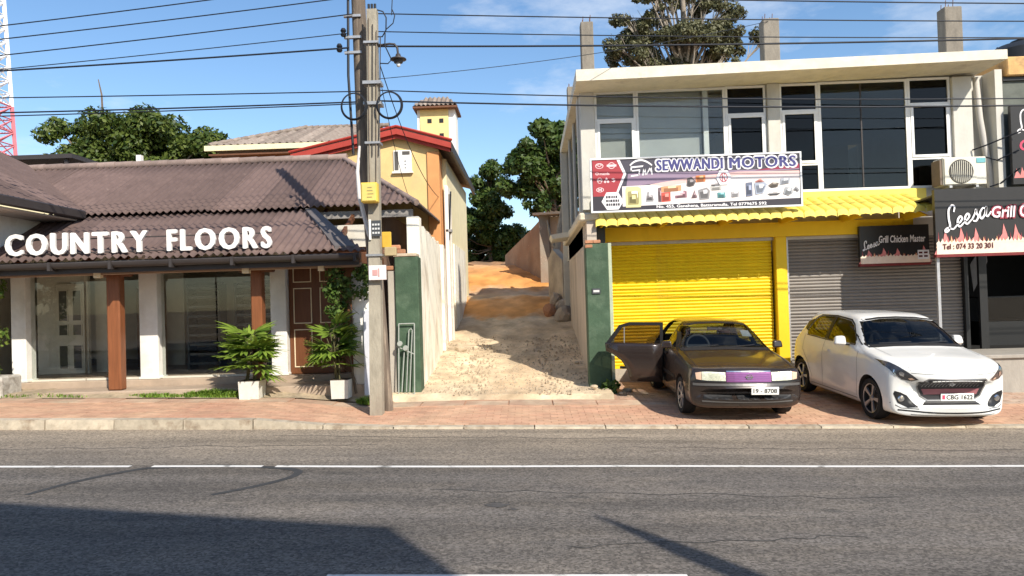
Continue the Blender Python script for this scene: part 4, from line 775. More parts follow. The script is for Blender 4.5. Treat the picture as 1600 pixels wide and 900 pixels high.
# lattice mast in red and white bands
TM = thing('lattice_mast', 'red and white lattice telecom mast at the far left edge', 'mast', (-45.6, 60, 0)); m_mr = mat('mast_red', (.60, .20, .23), .6, .1, 2, 0); m_mw = mat('mast_white', (.85, .85, .85), .6, .05, 2, 0)
for k in range(16):
    z0, z1 = 2 + k * 2.2, 2 + (k + 1) * 2.2; h0, h1 = 2.6 - k * .075, 2.6 - (k + 1) * .075; q = MB(); cx, cy = -45.4, 60
    cn = lambda h, z: [(cx - h, cy - h, z), (cx + h, cy - h, z), (cx + h, cy + h, z), (cx - h, cy + h, z)]
    a, b_ = cn(h0, z0), cn(h1, z1); hm = (h0 + h1) / 2; c_ = cn(hm, (z0 + z1) / 2)
    for i in range(4):
        j = (i + 1) % 4; q.tube([a[i], b_[i]], .16, 5, False); q.tube([a[i], b_[j]], .07, 4, False); q.tube([a[j], b_[i]], .07, 4, False); q.tube([b_[i], b_[j]], .07, 4, False); q.tube([c_[i], c_[j]], .06, 4, False)
        m_ = Vector(a[i]).lerp(Vector(a[j]), .5); q.tube([m_, c_[i]], .05, 4, False); q.tube([m_, c_[j]], .05, 4, False)
    q.build('mast_section', m_mr if k < 8 or k in (13,) else m_mw, TM)
MB().lathe([(0, 0), (.5, 0), (.5, .25), (0, .25)], 16, (-43.3, 58.6, 24), 'y').build('dish', m_mw, TM)
# ============================================================ TREES
lmA = leafmat('leaf_mid', (.028, .06, .010), (.13, .165, .03)); lmB = leafmat('leaf_deep', (.022, .055, .010), (.10, .145, .03)); lmC = leafmat('leaf_olive', (.07, .075, .035), (.17, .165, .08), .2)
m_bark2 = mat('pale_bark', (.30, .26, .21), .95, .3, 6, .5, 25)
tree('broad_tree', 'broad dense green tree behind the brown roof on the left', (-18.5, 34, 1), 9, [(-20.6, 34, 8.3, 2.6, 2.0, 2.5), (-18.2, 34, 8.9, 2.6, 2.0, 2.4), (-16.2, 34, 8.7, 2.3, 2.0, 2.5), (-14.6, 34, 7.9, 1.7, 1.6, 2.1), (-19.5, 33.5, 7.0, 3.0, 1.6, 1.6), (-16.8, 33.5, 7.2, 2.6, 1.6, 1.6)], 62000, .125, lmA, m_bark, 21, 30, .35, clr=.34)
single(MB().tube([(-18.95, 33, 10.6), (-18.98, 33, 11.7), (-19.12, 33, 12.4)], [.05, .04, .02], 5).build('bare_stick', m_bark), 'bare stick poking up out of the left tree', 'stick')
tree('lane_tree', 'bushy green tree at the left end of the lane', (-1.7, 35, 2.6), 7.5, [(-1.9, 35, 6.6, 1.2, 1.2, 2.1), (-1.3, 35.5, 5.0, 1.4, 1.2, 1.5), (-2.6, 35, 5.0, 1.0, 1, 1.6)], 24000, .11, lmB, m_bark, 22, 24, .14, clr=.36)
tree('tall_lane_tree', 'tall green tree leaning over the back of the lane beside the grey building', (1.55, 32, 2.4), 8.2, [(1.0, 32, 8.2, 1.6, 1.3, 1.9), (.3, 32, 6.9, 1.3, 1.2, 1.1), (2.2, 32.5, 7.4, 1.3, 1.2, 2.4), (1.2, 32.5, 6.2, 1.0, 1.0, .9)], 26000, .12, lmB, m_bark, 23, 24, .2, clr=.36, lean=(-.5, 0))
tree('dark_lane_shrub', 'dark shady shrub under the trees at the end of the lane', (-1.0, 37, 2.8), 4.6, [(-.9, 37, 4.3, 1.8, 1, 1.2), (-2.6, 36.5, 4.2, 1.2, 1, 1.3)], 9000, .12, lmB, m_bark, 24, 14, .08, clr=.4)
tree('sparse_tree', 'big sparse greyish tree rising behind the flat roof', (8.3, 38, 2), 17, [(7.4, 38, 15.2, 3.0, 2.0, 2.5), (10.2, 38, 14.8, 2.2, 2.0, 2.0), (5.9, 38, 14.4, 1.5, 1.6, 1.9), (8.3, 38, 17.6, 2.8, 2, 1.6), (7.0, 38.5, 14.2, 2.6, 1.5, 1.6), (9.2, 38.5, 14.4, 2.4, 1.5, 1.6)], 46000, .095, lmC, m_bark2, 25, 30, .34, clr=.24, fine=5)

dt = thing('dead_tree', 'pale bare leaning trunk in front of the ruined wall at the back of the lane', 'tree', (.86, 22.8, 1.8))
MB().tube([(.86, 22.8, 1.7), (.98, 22.85, 2.6), (.88, 22.9, 3.3), (1.0, 22.95, 4.0), (1.15, 23, 4.9)], [.16, .13, .11, .09, .05], 9).build('trunk', m_bark2, dt, smooth=60); MB().tube([(.88, 22.9, 3.3), (.7, 22.9, 3.8), (.62, 22.9, 4.3)], [.06, .045, .02], 7).build('limb', m_bark2, dt, smooth=60)
for k in range(4): MB().tube([(-2.41 + .06 * k, 11.69, 6.4 - .1 * k), (-2.44 + .06 * k, 11.685, 5.2), (-2.46 + .05 * k, 11.68, 3.8 + .4 * (k % 2))], .009, 5).build('riser_cable', m_gut if k % 2 else m_pole, pole)

# ============================================================ RIGHT: the two-storey building
m_grey = mat('grey_plaster', (.58, .56, .50), .88, .12, 3, .2, 25, col2=(.46, .44, .39), c2=(.52, .72), c2scale=1.3, stretch=(1, 1, .5))
m_slabc = mat('roof_slab', (.72, .66, .53), .88, .15, 4, .25, 25, col2=(.45, .40, .32), c2=(.58, .72), c2scale=2)
m_yp = mat('yellow_paint', (.84, .56, .015), .6, .07, 3, .1, 25)
m_ysh = mat('yellow_shutter', (.89, .63, .008), .5, .08, 2, .06, 20, col2=(.74, .50, .03), c2=(.56, .72), c2scale=1.4, objrand=.06)
m_gsh = mat('grey_shutter', (.23, .205, .18), .55, .12, 3, .06, 20, objrand=.08)
m_wf = mat('white_frame', (.82, .82, .80), .45, .05, 5, .02)
Bd = thing('shop_building', 'grey two-storey shop building with flat roof and big upstairs windows', 'building', (5.2, 18, 0))
FY = 15.0
MB().box(1.12, 9.36, FY, 21.2, 2.9, 3.62).build('floor_slab', m_grey, Bd)
rs = MB().add([(1.02, 14.1, 5.98), (9.1, 14.1, 6.10), (9.1, 21.4, 6.10), (1.02, 21.4, 5.98), (1.02, 14.1, 6.20), (9.1, 14.1, 6.28), (9.1, 21.4, 6.28), (1.02, 21.4, 6.20)], [(0, 3, 2, 1), (4, 5, 6, 7), (0, 1, 5, 4), (1, 2, 6, 5), (2, 3, 7, 6), (3, 0, 4, 7)]).build('roof_slab', m_slabc, Bd)
for a, b_ in ((1.13, 1.42), (4.87, 5.12), (8.52, 8.90)): MB().box(a, b_, FY - .08, FY + .2, 3.62, 6.03, .008).build('pier', m_grey, Bd)
MB().box(8.905, 9.36, FY + .1, FY + .3, 3.4, 6.08).build('end_wall', m_grey, Bd)
MB().box(9.22, 9.36, FY - .3, FY + .09, 3.4, 6.08).build('fin_wall', m_grey, Bd)
MB().box(1.42, 8.52, FY - .04, FY + .15, 3.625, 3.84, .005).build('spandrel', m_grey, Bd)
MB().box(1.0, 9.0, 20.9, 21.1, .5, 5.97).build('rear_wall', m_dull, Bd)
MB().box(1.2, 9.4, FY + .35, 20.9, 5.90, 5.965).build('ceiling', m_dull, Bd)
MB().box(4.9, 5.0, 16.5, 20.9, 3.625, 5.89).build('inner_partition', m_dull, Bd)
MB().box(9.25, 9.36, FY + .31, 20.9, 3.625, 6.07).build('right_wall', m_dull, Bd)
m_win = glass('window_glass', (.42, .47, .47), .7)
m_wdk = glass('open_dark', (.10, .11, .12), .45)
def window(x0, x1, z0, z1, splits, t=.045, gm=None, y=FY + .02):
    w = MB()
    w.box(x0, x1, y - .03, y + .03, z1 - t, z1); w.box(x0, x1, y - .03, y + .03, z0, z0 + t); w.box(x0, x0 + t, y - .03, y + .03, z0 + t, z1 - t); w.box(x1 - t, x1, y - .03, y + .03, z0 + t, z1 - t)
    o = w.build('window', m_wf, Bd); zs = [z0 + t] + splits + [z1 - t]
    for s in splits: MB().box(x0 + t, x1 - t, y - .028, y + .028, s - t / 2, s + t / 2).build('transom', m_wf, o)
    for i in range(len(zs) - 1):
        a, b_ = zs[i] + (t / 2 if i else 0), zs[i + 1] - (t / 2 if i < len(zs) - 2 else 0); MB().box(x0 + t, x1 - t, y, y + .008, a, b_).build('pane', gm or m_win, o)
        if len(zs) == 4 and i == 1:
            q = MB(); e = .05; q.box(x0 + t, x1 - t, y - .045, y - .031, a, a + e); q.box(x0 + t, x1 - t, y - .045, y - .031, b_ - e, b_); q.box(x0 + t, x0 + t + e, y - .045, y - .031, a + e, b_ - e); q.box(x1 - t - e, x1 - t, y - .045, y - .031, a + e, b_ - e); q.build('sash', m_wf, o)
    return o
m_wcl = glass('clear_pane', (.86, .88, .87), .8); window(1.43, 2.26, 3.85, 6.0, [4.38, 5.43], gm=m_wcl); window(2.265, 4.05, 3.85, 6.01, [], gm=m_wcl); window(4.055, 4.86, 3.85, 6.02, [4.39, 5.45], gm=m_wdk)
window(5.13, 5.90, 3.85, 6.03, [4.40, 5.48], gm=m_wdk); o = window(5.905, 7.67, 3.85, 6.04, []); window(7.675, 8.51, 3.85, 6.05, [4.44, 5.53], gm=m_wdk)
MB().box(6.74, 6.765, FY + .01, FY + .04, 3.9, 5.99).build('mullion', m_gut, o)
MB().box(3.62, 3.72, FY + .05, FY + .11, 3.85, 5.98).build('curtain_edge', m_wf, Bd); MB().box(1.44, 3.6, FY + .16, FY + .17, 3.85, 5.98).build('backing_panel', mat('grey_backing', (.46, .47, .46), .8, .1, 2, 0), Bd)  # grey panel added behind the left panes so the windows read lighter
# the flank towards the lane
MB().box(1.1, 1.3, FY + .2, 15.6, 3.62, 5.97).build('flank_pier', m_grey, Bd)
for k, (a, b_) in enumerate([(16.0, 17.4), (17.7, 19.2), (19.5, 20.9)]):
    MB().box(1.14, 1.28, a - .25, a, 3.62, 5.97).build('flank_pier', m_grey, Bd)
    w = MB().box(1.17, 1.185, a, b_ + .02, 3.7, 5.9).build('flank_window', m_win, Bd); MB().box(1.15, 1.2, a, a + .06, 3.7, 5.9).build('frame', m_wf, w)
MB().box(1.14, 1.28, 15.2, 21, 3.62, 3.72).build('flank_sill', m_grey, Bd)
m_sidew = mat('lane_side_wall', (.52, .44, .36), .92, .18, 3, .3, 25, col2=(.36, .29, .23), c2=(.5, .7), c2scale=1.4, stretch=(1, 1, .4))
MB().prism([(14.0, .0), (20.3, .9), (20.3, 3.3), (14.0, 3.3)], 'x', 1.12, 1.3).build('lane_side_wall', m_sidew, Bd)
MB().box(.98, 1.36, 13.98, 20.4, 3.305, 3.46, .03).build('ledge', mat('cream_ledge', (.68, .60, .45), .9, .2, 5, .4), Bd)
MB().prism([(.55, 3.38), (.98, 3.44), (.98, 3.32), (.6, 3.28)], 'y', 17.6, 18.9).build('broken_ledge', m_slabc, Bd)
MB().box(1.31, 1.50, 14.4, 14.98, 2.9, 3.4).build('awning_end', mat('dark_plate', (.06, .065, .07), .5), Bd)
# stub columns with rebar on the roof
m_stub = mat('raw_concrete', (.22, .195, .16), .95, .3, 6, .5, 25, stretch=(1, 1, .4)); m_rebar = mat('rebar', (.16, .08, .05), .8)
for a, b_, y, z1 in ((1.24, 1.50, 15.4, 7.60), (5.0, 5.33, 15.4, 7.52), (8.70, 9.06, 15.4, 7.62), (1.16, 1.4, 19.4, 7.4)):
    c = MB().box(a, b_, y, y + .3, 6.19, z1, .015).build('stub_column', m_stub, Bd)
    for dx in (.05, .2):
        for dy in (.05, .22): MB().tube([(a + dx, y + dy, z1 - .02), (a + dx + .01, y + dy, z1 + random.uniform(.06, .16))], .008, 5).build('rebar', m_rebar, c)
rl = MB()
single(MB().tube([(6.1, 19.5, 6.2), (6.1, 19.5, 7.75)], .018, 5).build('aerial', m_gut), 'thin aerial post standing on the flat roof', 'aerial'); o = MB().tube([(5.95, 19.5, 7.7), (6.28, 19.5, 7.74)], .03, 6).build('aerial_head', m_gut, bpy.data.objects['aerial']); 
# downpipe
MB().tube([(9.0, 14.95, 6.0), (9.03, 14.92, 5.2), (9.17, 14.92, 4.2), (9.2, 14.92, 3.7)], .06, 10).build('downpipe', mat('pvc_pipe', (.55, .52, .47), .6, .1, 4, .1), Bd, smooth=60)
# awning of profiled yellow sheets
m_aw = mat('awning_yellow', (.86, .66, .12), .55, .1, 4, .1, 25, objrand=.07)
Aw = thing('awning', 'yellow ribbed sheet awning along the shop fronts', 'awning', (4.4, 14.4, 3.3))
def aw_sheet():
    mb = MB(); prof = [(0, 0), (.02, .038), (.10, .058), (.175, .038), (.20, 0)]
    rows = [(0, 0), (.04, .02), (.45, .17), (.95, .36)]
    for s in (0, -.012):
        for (dy, dz) in rows:
            for px_, pz_ in prof: mb.v.append((px_, dy, dz + pz_ + s))
    n = 5; k = len(rows); N = n * k
    mb.f = [(j * n + i, j * n + i + 1, (j + 1) * n + i + 1, (j + 1) * n + i) for j in range(k - 1) for i in range(n - 1)] + [(N + j * n + i, N + (j + 1) * n + i, N + (j + 1) * n + i + 1, N + j * n + i + 1) for j in range(k - 1) for i in range(n - 1)] + [(i, N + i, N + i + 1, i + 1) for i in range(n - 1)]
    # down-turned lip
    a = len(mb.v); mb.v += [(px_, -.015, -.095 + pz_ * .7) for px_, pz_ in prof] ; mb.f += [(a + i, a + i + 1, i + 1, i) for i in range(n - 1)]
    return mb.mesh('awning_sheet', m_aw, 50)
sm = aw_sheet(); k = 0
for x in np.arange(1.28, 7.5, .203):
    o = bpy.data.objects.new('awning_sheet', sm); COL.objects.link(o); o.parent = Aw; o.location = (x - 4.4, 13.9 - 14.4 + random.uniform(-.01, .01), 3.26 + .012 * (x - 1.28) - 3.3); o.rotation_euler = (random.uniform(-.01, .01), 0, 0)
MB().box(1.3, 7.9, 14.85, 14.95, 3.60, 3.83, .01).build('flashing', m_aw, Aw)
for x in np.arange(1.4, 7.5, 1.2): MB().prism([(13.95, 3.20), (14.95, 3.20), (14.95, 3.55), (14.9, 3.55)], 'x', x, x + .04).build('bracket', m_yp, Aw)
MB().box(1.55, 7.6, 14.82, 14.98, 2.96, 3.24).build('soffit_box', m_yp, Aw)
# roller shutters slat by slat
def slat_mesh(w, p, m):
    prof = [(.006, 0), (-.010, p * .1), (-.020, p * .45), (-.012, p * .72), (.006, p * .86), (.010, p), (.018, p), (.018, 0)]
    return MB().prism(prof, 'x', 0, w).mesh('slat', m, 30)
def shutter(x0, x1, z0, z1, p, m, lb, y=15.06):
    s = thing('roller_shutter', lb, 'shutter', (x0, y, z0), group='roller shutters'); me = slat_mesh(x1 - x0, p, m); n = int((z1 - z0) / p)
    for k in range(n):
        o = bpy.data.objects.new('slat', me); COL.objects.link(o); o.parent = s; o.location = (0, random.uniform(-.002, .002), .06 + k * p)
    MB().box(x0, x1, y - .02, y + .02, z0, z0 + .06).build('bottom_rail', m, s); return s
shutter(1.60, 4.88, .42, 2.97, .066, m_ysh, 'bright yellow roller shutter behind the dark car')
shutter(5.20, 8.62, .42, 2.97, .066, m_gsh, 'grey roller shutter behind the white car')
MB().box(4.92, 5.14, 14.9, 15.12, .3, 3.24, .01).build('yellow_pillar', m_yp, Bd); MB().box(1.45, 1.585, 14.95, 15.12, .1, 3.2).build('yellow_jamb', m_yp, Bd)
MB().box(5.145, 5.195, 14.98, 15.12, .3, 2.95).build('shutter_guide', m_steel, Bd); MB().box(8.625, 8.7, 14.95, 15.12, .2, 2.95).build('shutter_guide', m_rack, Bd)
MB().box(1.31, 9.5, 15.1, 15.16, 2.7, 3.5).build('lintel', m_grey, Bd)
MB().box(1.31, 8.7, 14.93, 15.3, -.2, .415).build('plinth', mat('plinth_concrete', (.42, .37, .30), .9, .2, 4, .3), Bd)
# ---------------------------------------------------------------- air conditioner
ac = thing('air_conditioner', 'pale outdoor air conditioner unit above the black sign', 'air conditioner', (8.4, 14.6, 3.78)); m_ac = mat('ac_case', (.72, .68, .56), .55, .08, 5, .05)
MB().box(8.0, 8.82, 14.42, 14.78, 3.80, 4.34, .015).build('case', m_ac, ac); MB().box(8.02, 8.62, 14.405, 14.42, 3.82, 4.32, .004).build('front_panel', m_ac, ac)
fn = MB().lathe([(0, 0), (.215, 0), (.225, -.012), (.235, 0)], 28, (8.33, 14.404, 4.06), 'y').build('fan_grille', mat('fan_dark', (.16, .15, .13), .6), ac, smooth=40)
for k in range(-5, 6): h = math.sqrt(.21 ** 2 - (k * .037) ** 2); MB().box(8.33 + k * .037 - .005, 8.33 + k * .037 + .005, 14.385, 14.395, 4.06 - h, 4.06 + h).build('grille_bar', m_ac, fn)
MB().box(8.63, 8.8, 14.41, 14.419, 4.22, 4.31).build('teal_sticker', mat('teal', (.15, .42, .45), .5), ac)
MB().box(7.955, 7.995, 14.45, 14.75, 3.82, 4.3).build('side_louvre', mat('side_brown', (.2, .15, .11), .6), ac)
for x in (8.1, 8.6): MB().box(x, x + .05, 14.4, 14.99, 3.755, 3.797).build('bracket', m_steel, ac)
# cables and clamps beside the downpipe
for (pts, lb) in [([(8.85, 14.9, 4.55), (9.0, 14.7, 4.6), (9.5, 14.4, 4.8)], 'black cable stub beside the downpipe above the air conditioner'), ([(9.0, 14.8, 4.4), (9.2, 14.7, 4.3), (9.5, 14.5, 4.45)], 'black cable crossing the downpipe lower down'), ([(9.1, 14.8, 3.8), (9.25, 14.7, 3.85), (9.5, 14.5, 4.1)], 'black cable at the foot of the downpipe')]: wire(pts, .015, lb)
# ---------------------------------------------------------------- spare-parts shop sign
Sg = thing('shop_sign', 'wide SEWWANDI MOTORS sign board on the awning below the windows', 'sign', (3.14, 13.87, 3.43)); y0 = 13.80
A0, A1, Z0, Z1 = 1.20, 5.09, 3.43, 4.44
MB().box(A0 + .03, A1 - .03, 13.82, 13.88, Z0 + .03, Z1 - .03).build('board', mat('sign_navy', (.075, .07, .09), .4, .05, 3, 0), Sg)
fr = MB(); t = .03; fr.box(A0, A1, y0, 13.89, Z1 - t, Z1); fr.box(A0, A1, y0, 13.89, Z0, Z0 + t); fr.box(A0, A0 + t, y0, 13.89, Z0 + t, Z1 - t); fr.box(A1 - t, A1, y0, 13.89, Z0 + t, Z1 - t); fr.build('frame', m_wf, Sg)
yq = 13.817
def flat(name, col, fn_, y, rough=.45, parent=Sg): q = MB(); fn_(q, y); return q.build(name, mat('print_%02x%02x%02x' % tuple(int(c * 255) for c in col), col, rough, 0, 5, 0), parent)
sx = lambda u: A0 + u * (A1 - A0); sz = lambda v: Z0 + v * (Z1 - Z0)
U = lambda pts: [(sx(a), sz(b_)) for a, b_ in pts]
NAVY = (.06, .06, .20); WHT = (.82, .80, .80); RED = (.38, .05, .06); DK = (.045, .04, .05)
flat('mauve_field', (.30, .22, .30), lambda q, y: poly(q, U([(.17, .45), (.62, .64), (.99, .68), (.99, .70), (.18, .70)]), y), yq)
flat('white_field', (.82, .76, .72), lambda q, y: poly(q, U([(.15, .03), (.99, .03), (.99, .64), (.70, .66), (.5, .60), (.28, .48), (.15, .47)]), y), yq - .001)
flat('pink_sweep', (.78, .50, .46), lambda q, y: poly(q, U([(.28, .49), (.5, .61), (.70, .67), (.99, .655), (.99, .60), (.7, .60), (.5, .53), (.36, .44)]), y), yq - .002)
flat('pale_sweep', (.80, .70, .66), lambda q, y: poly(q, U([(.6, .52), (.99, .56), (.99, .53), (.6, .47)]), y), yq - .0025)
flat('red_stripe', (.30, .03, .07), lambda q, y: poly(q, U([(.78, .68), (.99, .70), (.99, .78), (.86, .73)]), y), yq - .002)
flat('white_chevron', WHT, lambda q, y: poly(q, U([(.125, .985), (.14, .985), (.172, .70), (.13, .35), (.12, .35), (.158, .70)]), y), yq - .003)
flat('red_panel', RED, lambda q, y: poly(q, U([(.012, .03 + .94), (.125, .97), (.158, .70), (.118, .30), (.012, .30)]), y), yq - .002)
flat('dark_corner', DK, lambda q, y: poly(q, U([(.012, .03), (.15, .03), (.15, .28), (.118, .30), (.012, .30)]), y), yq - .0015)
flat('foot_band', DK, lambda q, y: poly(q, U([(.15, .03), (.99, .03), (.99, .155), (.15, .10)]), y), yq - .004)
flat('hexagon', WHT, lambda q, y: poly(q, U([(.05, .20), (.075, .37), (.13, .37), (.155, .20), (.13, .05), (.075, .05)]), y), yq - .005)
def rows_(q, y):
    for r in range(3):
        x = .072
        while x < .128: w = random.uniform(.004, .011); q.box(sx(x), sx(x + w), y, y + .001, sz(.12 + r * .07), sz(.165 + r * .07)); x += w + .003
tag(flat('hexagon_text', DK, rows_, yq - .008), None, kind='stuff')
# maker emblems as plain white outlines
def emb(q, y):
    disc(q, sx(.045), sz(.86), .075, .052, y, 24, .82); disc(q, sx(.045), sz(.875), .028, .035, y - .0005, 16, .72); disc(q, sx(.045), sz(.875), .055, .02, y - .001, 16, .75)
    disc(q, sx(.103), sz(.86), .065, .06, y, 24, .80); q.box(sx(.08), sx(.126), y - .002, y - .001, sz(.84), sz(.88))
    disc(q, sx(.033), sz(.715), .035, .028, y, 16, .75); q.add(*[[(a, y, c) for a, c in U([(.025, .725), (.033, .70), (.041, .725), (.033, .715)])], [(0, 1, 2, 3)]])
    for a in (.034, .050): q.box(sx(a), sx(a + .005), y, y + .001, sz(.55), sz(.63))
    q.box(sx(.037), sx(.053), y, y + .001, sz(.58), sz(.60)); disc(q, sx(.0445), sz(.59), .05, .055, y, 18, .86)
    for cx_, cz_ in ((.077, .615), (.070, .565), (.084, .565)): poly(q, U([(cx_, cz_ + .03), (cx_ + .007, cz_), (cx_, cz_ - .025), (cx_ - .007, cz_)]), y)
    poly(q, U([(.100, .62), (.110, .63), (.120, .61), (.108, .60), (.120, .58), (.112, .55), (.100, .57), (.112, .58)]), y)
    disc(q, sx(.045), sz(.42), .07, .045, y, 20, .8); q.box(sx(.037), sx(.041), y, y + .001, sz(.39), sz(.45)); q.box(sx(.049), sx(.053), y, y + .001, sz(.39), sz(.45)); q.box(sx(.041), sx(.049), y, y + .001, sz(.41), sz(.43))
flat('maker_emblems', (.85, .62, .62), emb, yq - .004)
text('mazda', sx(.045), sx(.092), sz(.69), sz(.74), yq - .003, .001, .02).build('lettering', mat('print_pink', (.85, .62, .62), .5, 0, 5, 0), Sg)
# SM monogram
def sm_(q, y):
    for p in ([(.195, .80), (.250, .815), (.255, .845), (.192, .83)], [(.192, .80), (.198, .80), (.200, .735), (.194, .735)], [(.194, .735), (.238, .75), (.238, .775), (.196, .76)], [(.232, .75), (.238, .75), (.234, .66), (.228, .66)], [(.192, .64), (.234, .655), (.232, .685), (.194, .67)], [(.246, .66), (.254, .66), (.262, .79), (.254, .79)], [(.254, .79), (.262, .79), (.268, .68), (.262, .66)], [(.262, .66), (.270, .67), (.292, .81), (.285, .81)], [(.284, .81), (.292, .81), (.298, .67), (.29, .67)]): poly(q, U(p), y)
    P = [(.19, .85), (.205, .90), (.225, .935), (.25, .94), (.275, .90), (.295, .84)]; r = ribbon(U(P), .035, y, 0); q.add(r.v, r.f)
flat('monogram', WHT, sm_, yq - .004)
for wd, a, b_ in (('SEWWANDI', .315, .630), ('MOTORS', .660, .975)):
    fat(wd, sx(a) - .03, sx(b_) + .03, sz(.735) - .03, sz(.935) + .03, yq - .003, .001, .03, .03, 1.12, 0, 14).build('letter_outline', mat('print_white', WHT, .5, 0, 5, 0), Sg); fat(wd, sx(a), sx(b_), sz(.735), sz(.935), yq - .011, .001, .011, .004, 1.12, 0, 6).build('lettering', mat('print_navy', NAVY, .5, 0, 5, 0), Sg)
fat('No. 455, Ganahena, Battaramulla. Tel 0779675 592', sx(.31), sx(.83), sz(.042), sz(.105), yq - .006, .001, .003, .002, 1.0, 0, 4).build('lettering', mat('print_white', WHT, .5, 0, 5, 0), Sg)
# printed goods
goods = [('oil_can', (.78, .70, .32), [(.165, .08), (.235, .08), (.24, .14), (.24, .42), (.225, .46), (.17, .46), (.165, .4)]), ('oil_label', (.35, .30, .12), [(.178, .14), (.222, .14), (.22, .33), (.18, .33)]), ('bottle', (.72, .70, .70), [(.253, .14), (.305, .15), (.30, .36), (.285, .44), (.265, .40)]), ('bottle_label', (.22, .2, .2), [(.262, .2), (.298, .2), (.292, .30), (.266, .28)]), ('red_pack', (.62, .10, .07), [(.335, .16), (.378, .17), (.378, .34), (.335, .33)]), ('orange_pack', (.75, .33, .16), [(.335, .34), (.43, .36), (.43, .46), (.335, .44)]), ('dark_part', (.20, .13, .14), [(.32, .16), (.334, .16), (.334, .43), (.32, .42)]), ('pedal', (.30, .15, .18), [(.40, .22), (.455, .23), (.455, .34), (.44, .36), (.44, .28), (.40, .27)]), ('cone_part', (.25, .16, .17), [(.475, .21), (.505, .22), (.492, .36)]), ('gear_part', (.14, .12, .12), [(.455, .44), (.47, .42), (.49, .44), (.50, .52), (.48, .60), (.46, .58)]), ('orange_box', (.70, .23, .08), [(.50, .50), (.545, .51), (.545, .63), (.50, .62)]), ('grey_part', (.28, .27, .27), [(.515, .18), (.56, .19), (.565, .34), (.55, .40), (.51, .36)]), ('battery', (.52, .50, .46), [(.57, .35), (.62, .355), (.62, .43), (.57, .425)]), ('battery_top', (.13, .12, .12), [(.57, .43), (.62, .435), (.618, .455), (.572, .45)]), ('teal_part', (.12, .32, .33), [(.60, .20), (.638, .205), (.635, .30), (.60, .30)]), ('silver_part', (.48, .46, .46), [(.665, .21), (.70, .21), (.705, .31), (.665, .31)]), ('spring', (.15, .17, .24), [(.735, .21), (.765, .22), (.765, .47), (.735, .46)]), ('filter_set', (.36, .40, .48), [(.78, .24), (.815, .26), (.835, .42), (.82, .47), (.775, .45)]), ('red_cap', (.42, .15, .12), [(.775, .47), (.80, .52), (.825, .47)]), ('lens_part', (.16, .13, .10), [(.84, .40), (.855, .36), (.885, .37), (.89, .44), (.86, .45)]), ('bumper_part', (.10, .10, .10), [(.835, .23), (.89, .235), (.90, .27), (.89, .255), (.84, .25)]), ('steering_part', (.40, .42, .46), [(.895, .40), (.94, .43), (.945, .52), (.90, .52)]), ('disc_part', (.36, .37, .38), [(.91, .24), (.935, .20), (.955, .25), (.95, .34), (.92, .36)]), ('hose_part', (.26, .26, .27), [(.955, .30), (.97, .37), (.985, .30), (.98, .27), (.97, .32)])]
for i, (n, c, p) in enumerate(goods):
    o = flat('printed_' + n, c, lambda q, y, p=p: poly(q, U(p), y), yq - .005 - .0004 * i)
    cx_, cz_ = sum(a for a, _ in p) / len(p), sum(b for _, b in p) / len(p); rg = random.Random(i)
    for k, (sc_, cc) in enumerate(((.72, tuple(v * .45 for v in c)), (.4, tuple(min(.8, v * 1.9 + .12) for v in c)))):
        flat('printed_detail', cc, lambda q, y: poly(q, U([(cx_ + (a - cx_) * sc_ + (.004 if k else -.002), cz_ + (b - cz_) * sc_ * rg.uniform(.75, 1.0) - (.02 if k == 0 else -.03)) for a, b in p]), y), yq - .0052 - .0004 * i - .0001 * k, parent=o)
flat('round_badge', WHT, lambda q, y: poly(q, U([(.595, .57), (.612, .70), (.650, .70), (.668, .57), (.65, .44), (.612, .44)]), y), yq - .016)
flat('badge_emblem', (.45, .10, .12), lambda q, y: (disc(q, sx(.631), sz(.57), .075, .09, y, 20, .8), poly(q, U([(.622, .50), (.627, .50), (.627, .64), (.622, .64)]), y), poly(q, U([(.636, .50), (.642, .50), (.633, .60), (.64, .64), (.634, .64), (.630, .57)]), y)), yq - .018)
# ---------------------------------------------------------------- grill shop signs
def flames(q, x0, x1, zb, zt, y, n, seed, amp):
    rg = random.Random(seed); w = (x1 - x0) / n
    for i in range(n):
        a = x0 + i * w; h = zb + (zt - zb) * rg.uniform(.45, 1) ; m = a + w * rg.uniform(.3, .7)
        q.add([(a - w * .15, y - .0002 * i, zb), (a + w * 1.15, y - .0002 * i, zb), (a + w * .85, y - .0002 * i, zb + (h - zb) * .45), (m + w * .18, y - .0002 * i, zb + (h - zb) * .7), (m, y - .0002 * i, h), (m - w * .1, y - .0002 * i, zb + (h - zb) * .65), (a + w * .12, y - .0002 * i, zb + (h - zb) * .4)], [(0, 1, 2, 3, 4, 5, 6)])
def leesa(x0, z0, s, y, w):
    """five joined script letters climbing to the right"""
    e = [(0, .16), (.13, .19), (.21, .31), (.14, .42), (.04, .32), (.03, .12), (.12, .01), (.30, .12)]
    G = [(0, [(.32, .70), (.36, .90), (.25, 1.0), (.12, .86), (.11, .5), (.15, .2), (.08, .02), (-.03, .0), (-.04, .09), (.08, .13), (.28, .01), (.44, .12)]), (.44, e), (.74, e), (1.04, [(0, .10), (.13, .30), (.19, .46), (.20, .32), (.27, .14), (.18, .0), (.05, .05)]), (1.36, [(.26, .34), (.15, .42), (.03, .28), (.03, .1), (.10, .01), (.22, .14), (.29, .42), (.27, .12), (.34, .01), (.48, .16)])]
    return join(*[ribbon([(x0 + (ox + a) * s, z0 + (b_ + .34 * (ox + a)) * s) for a, b_ in P], w, y - .0006 * k, 0, 8) for k, (ox, P) in enumerate(G)])
m_bk = mat('sign_black', (.030, .028, .027), .35, .1, 3, 0)
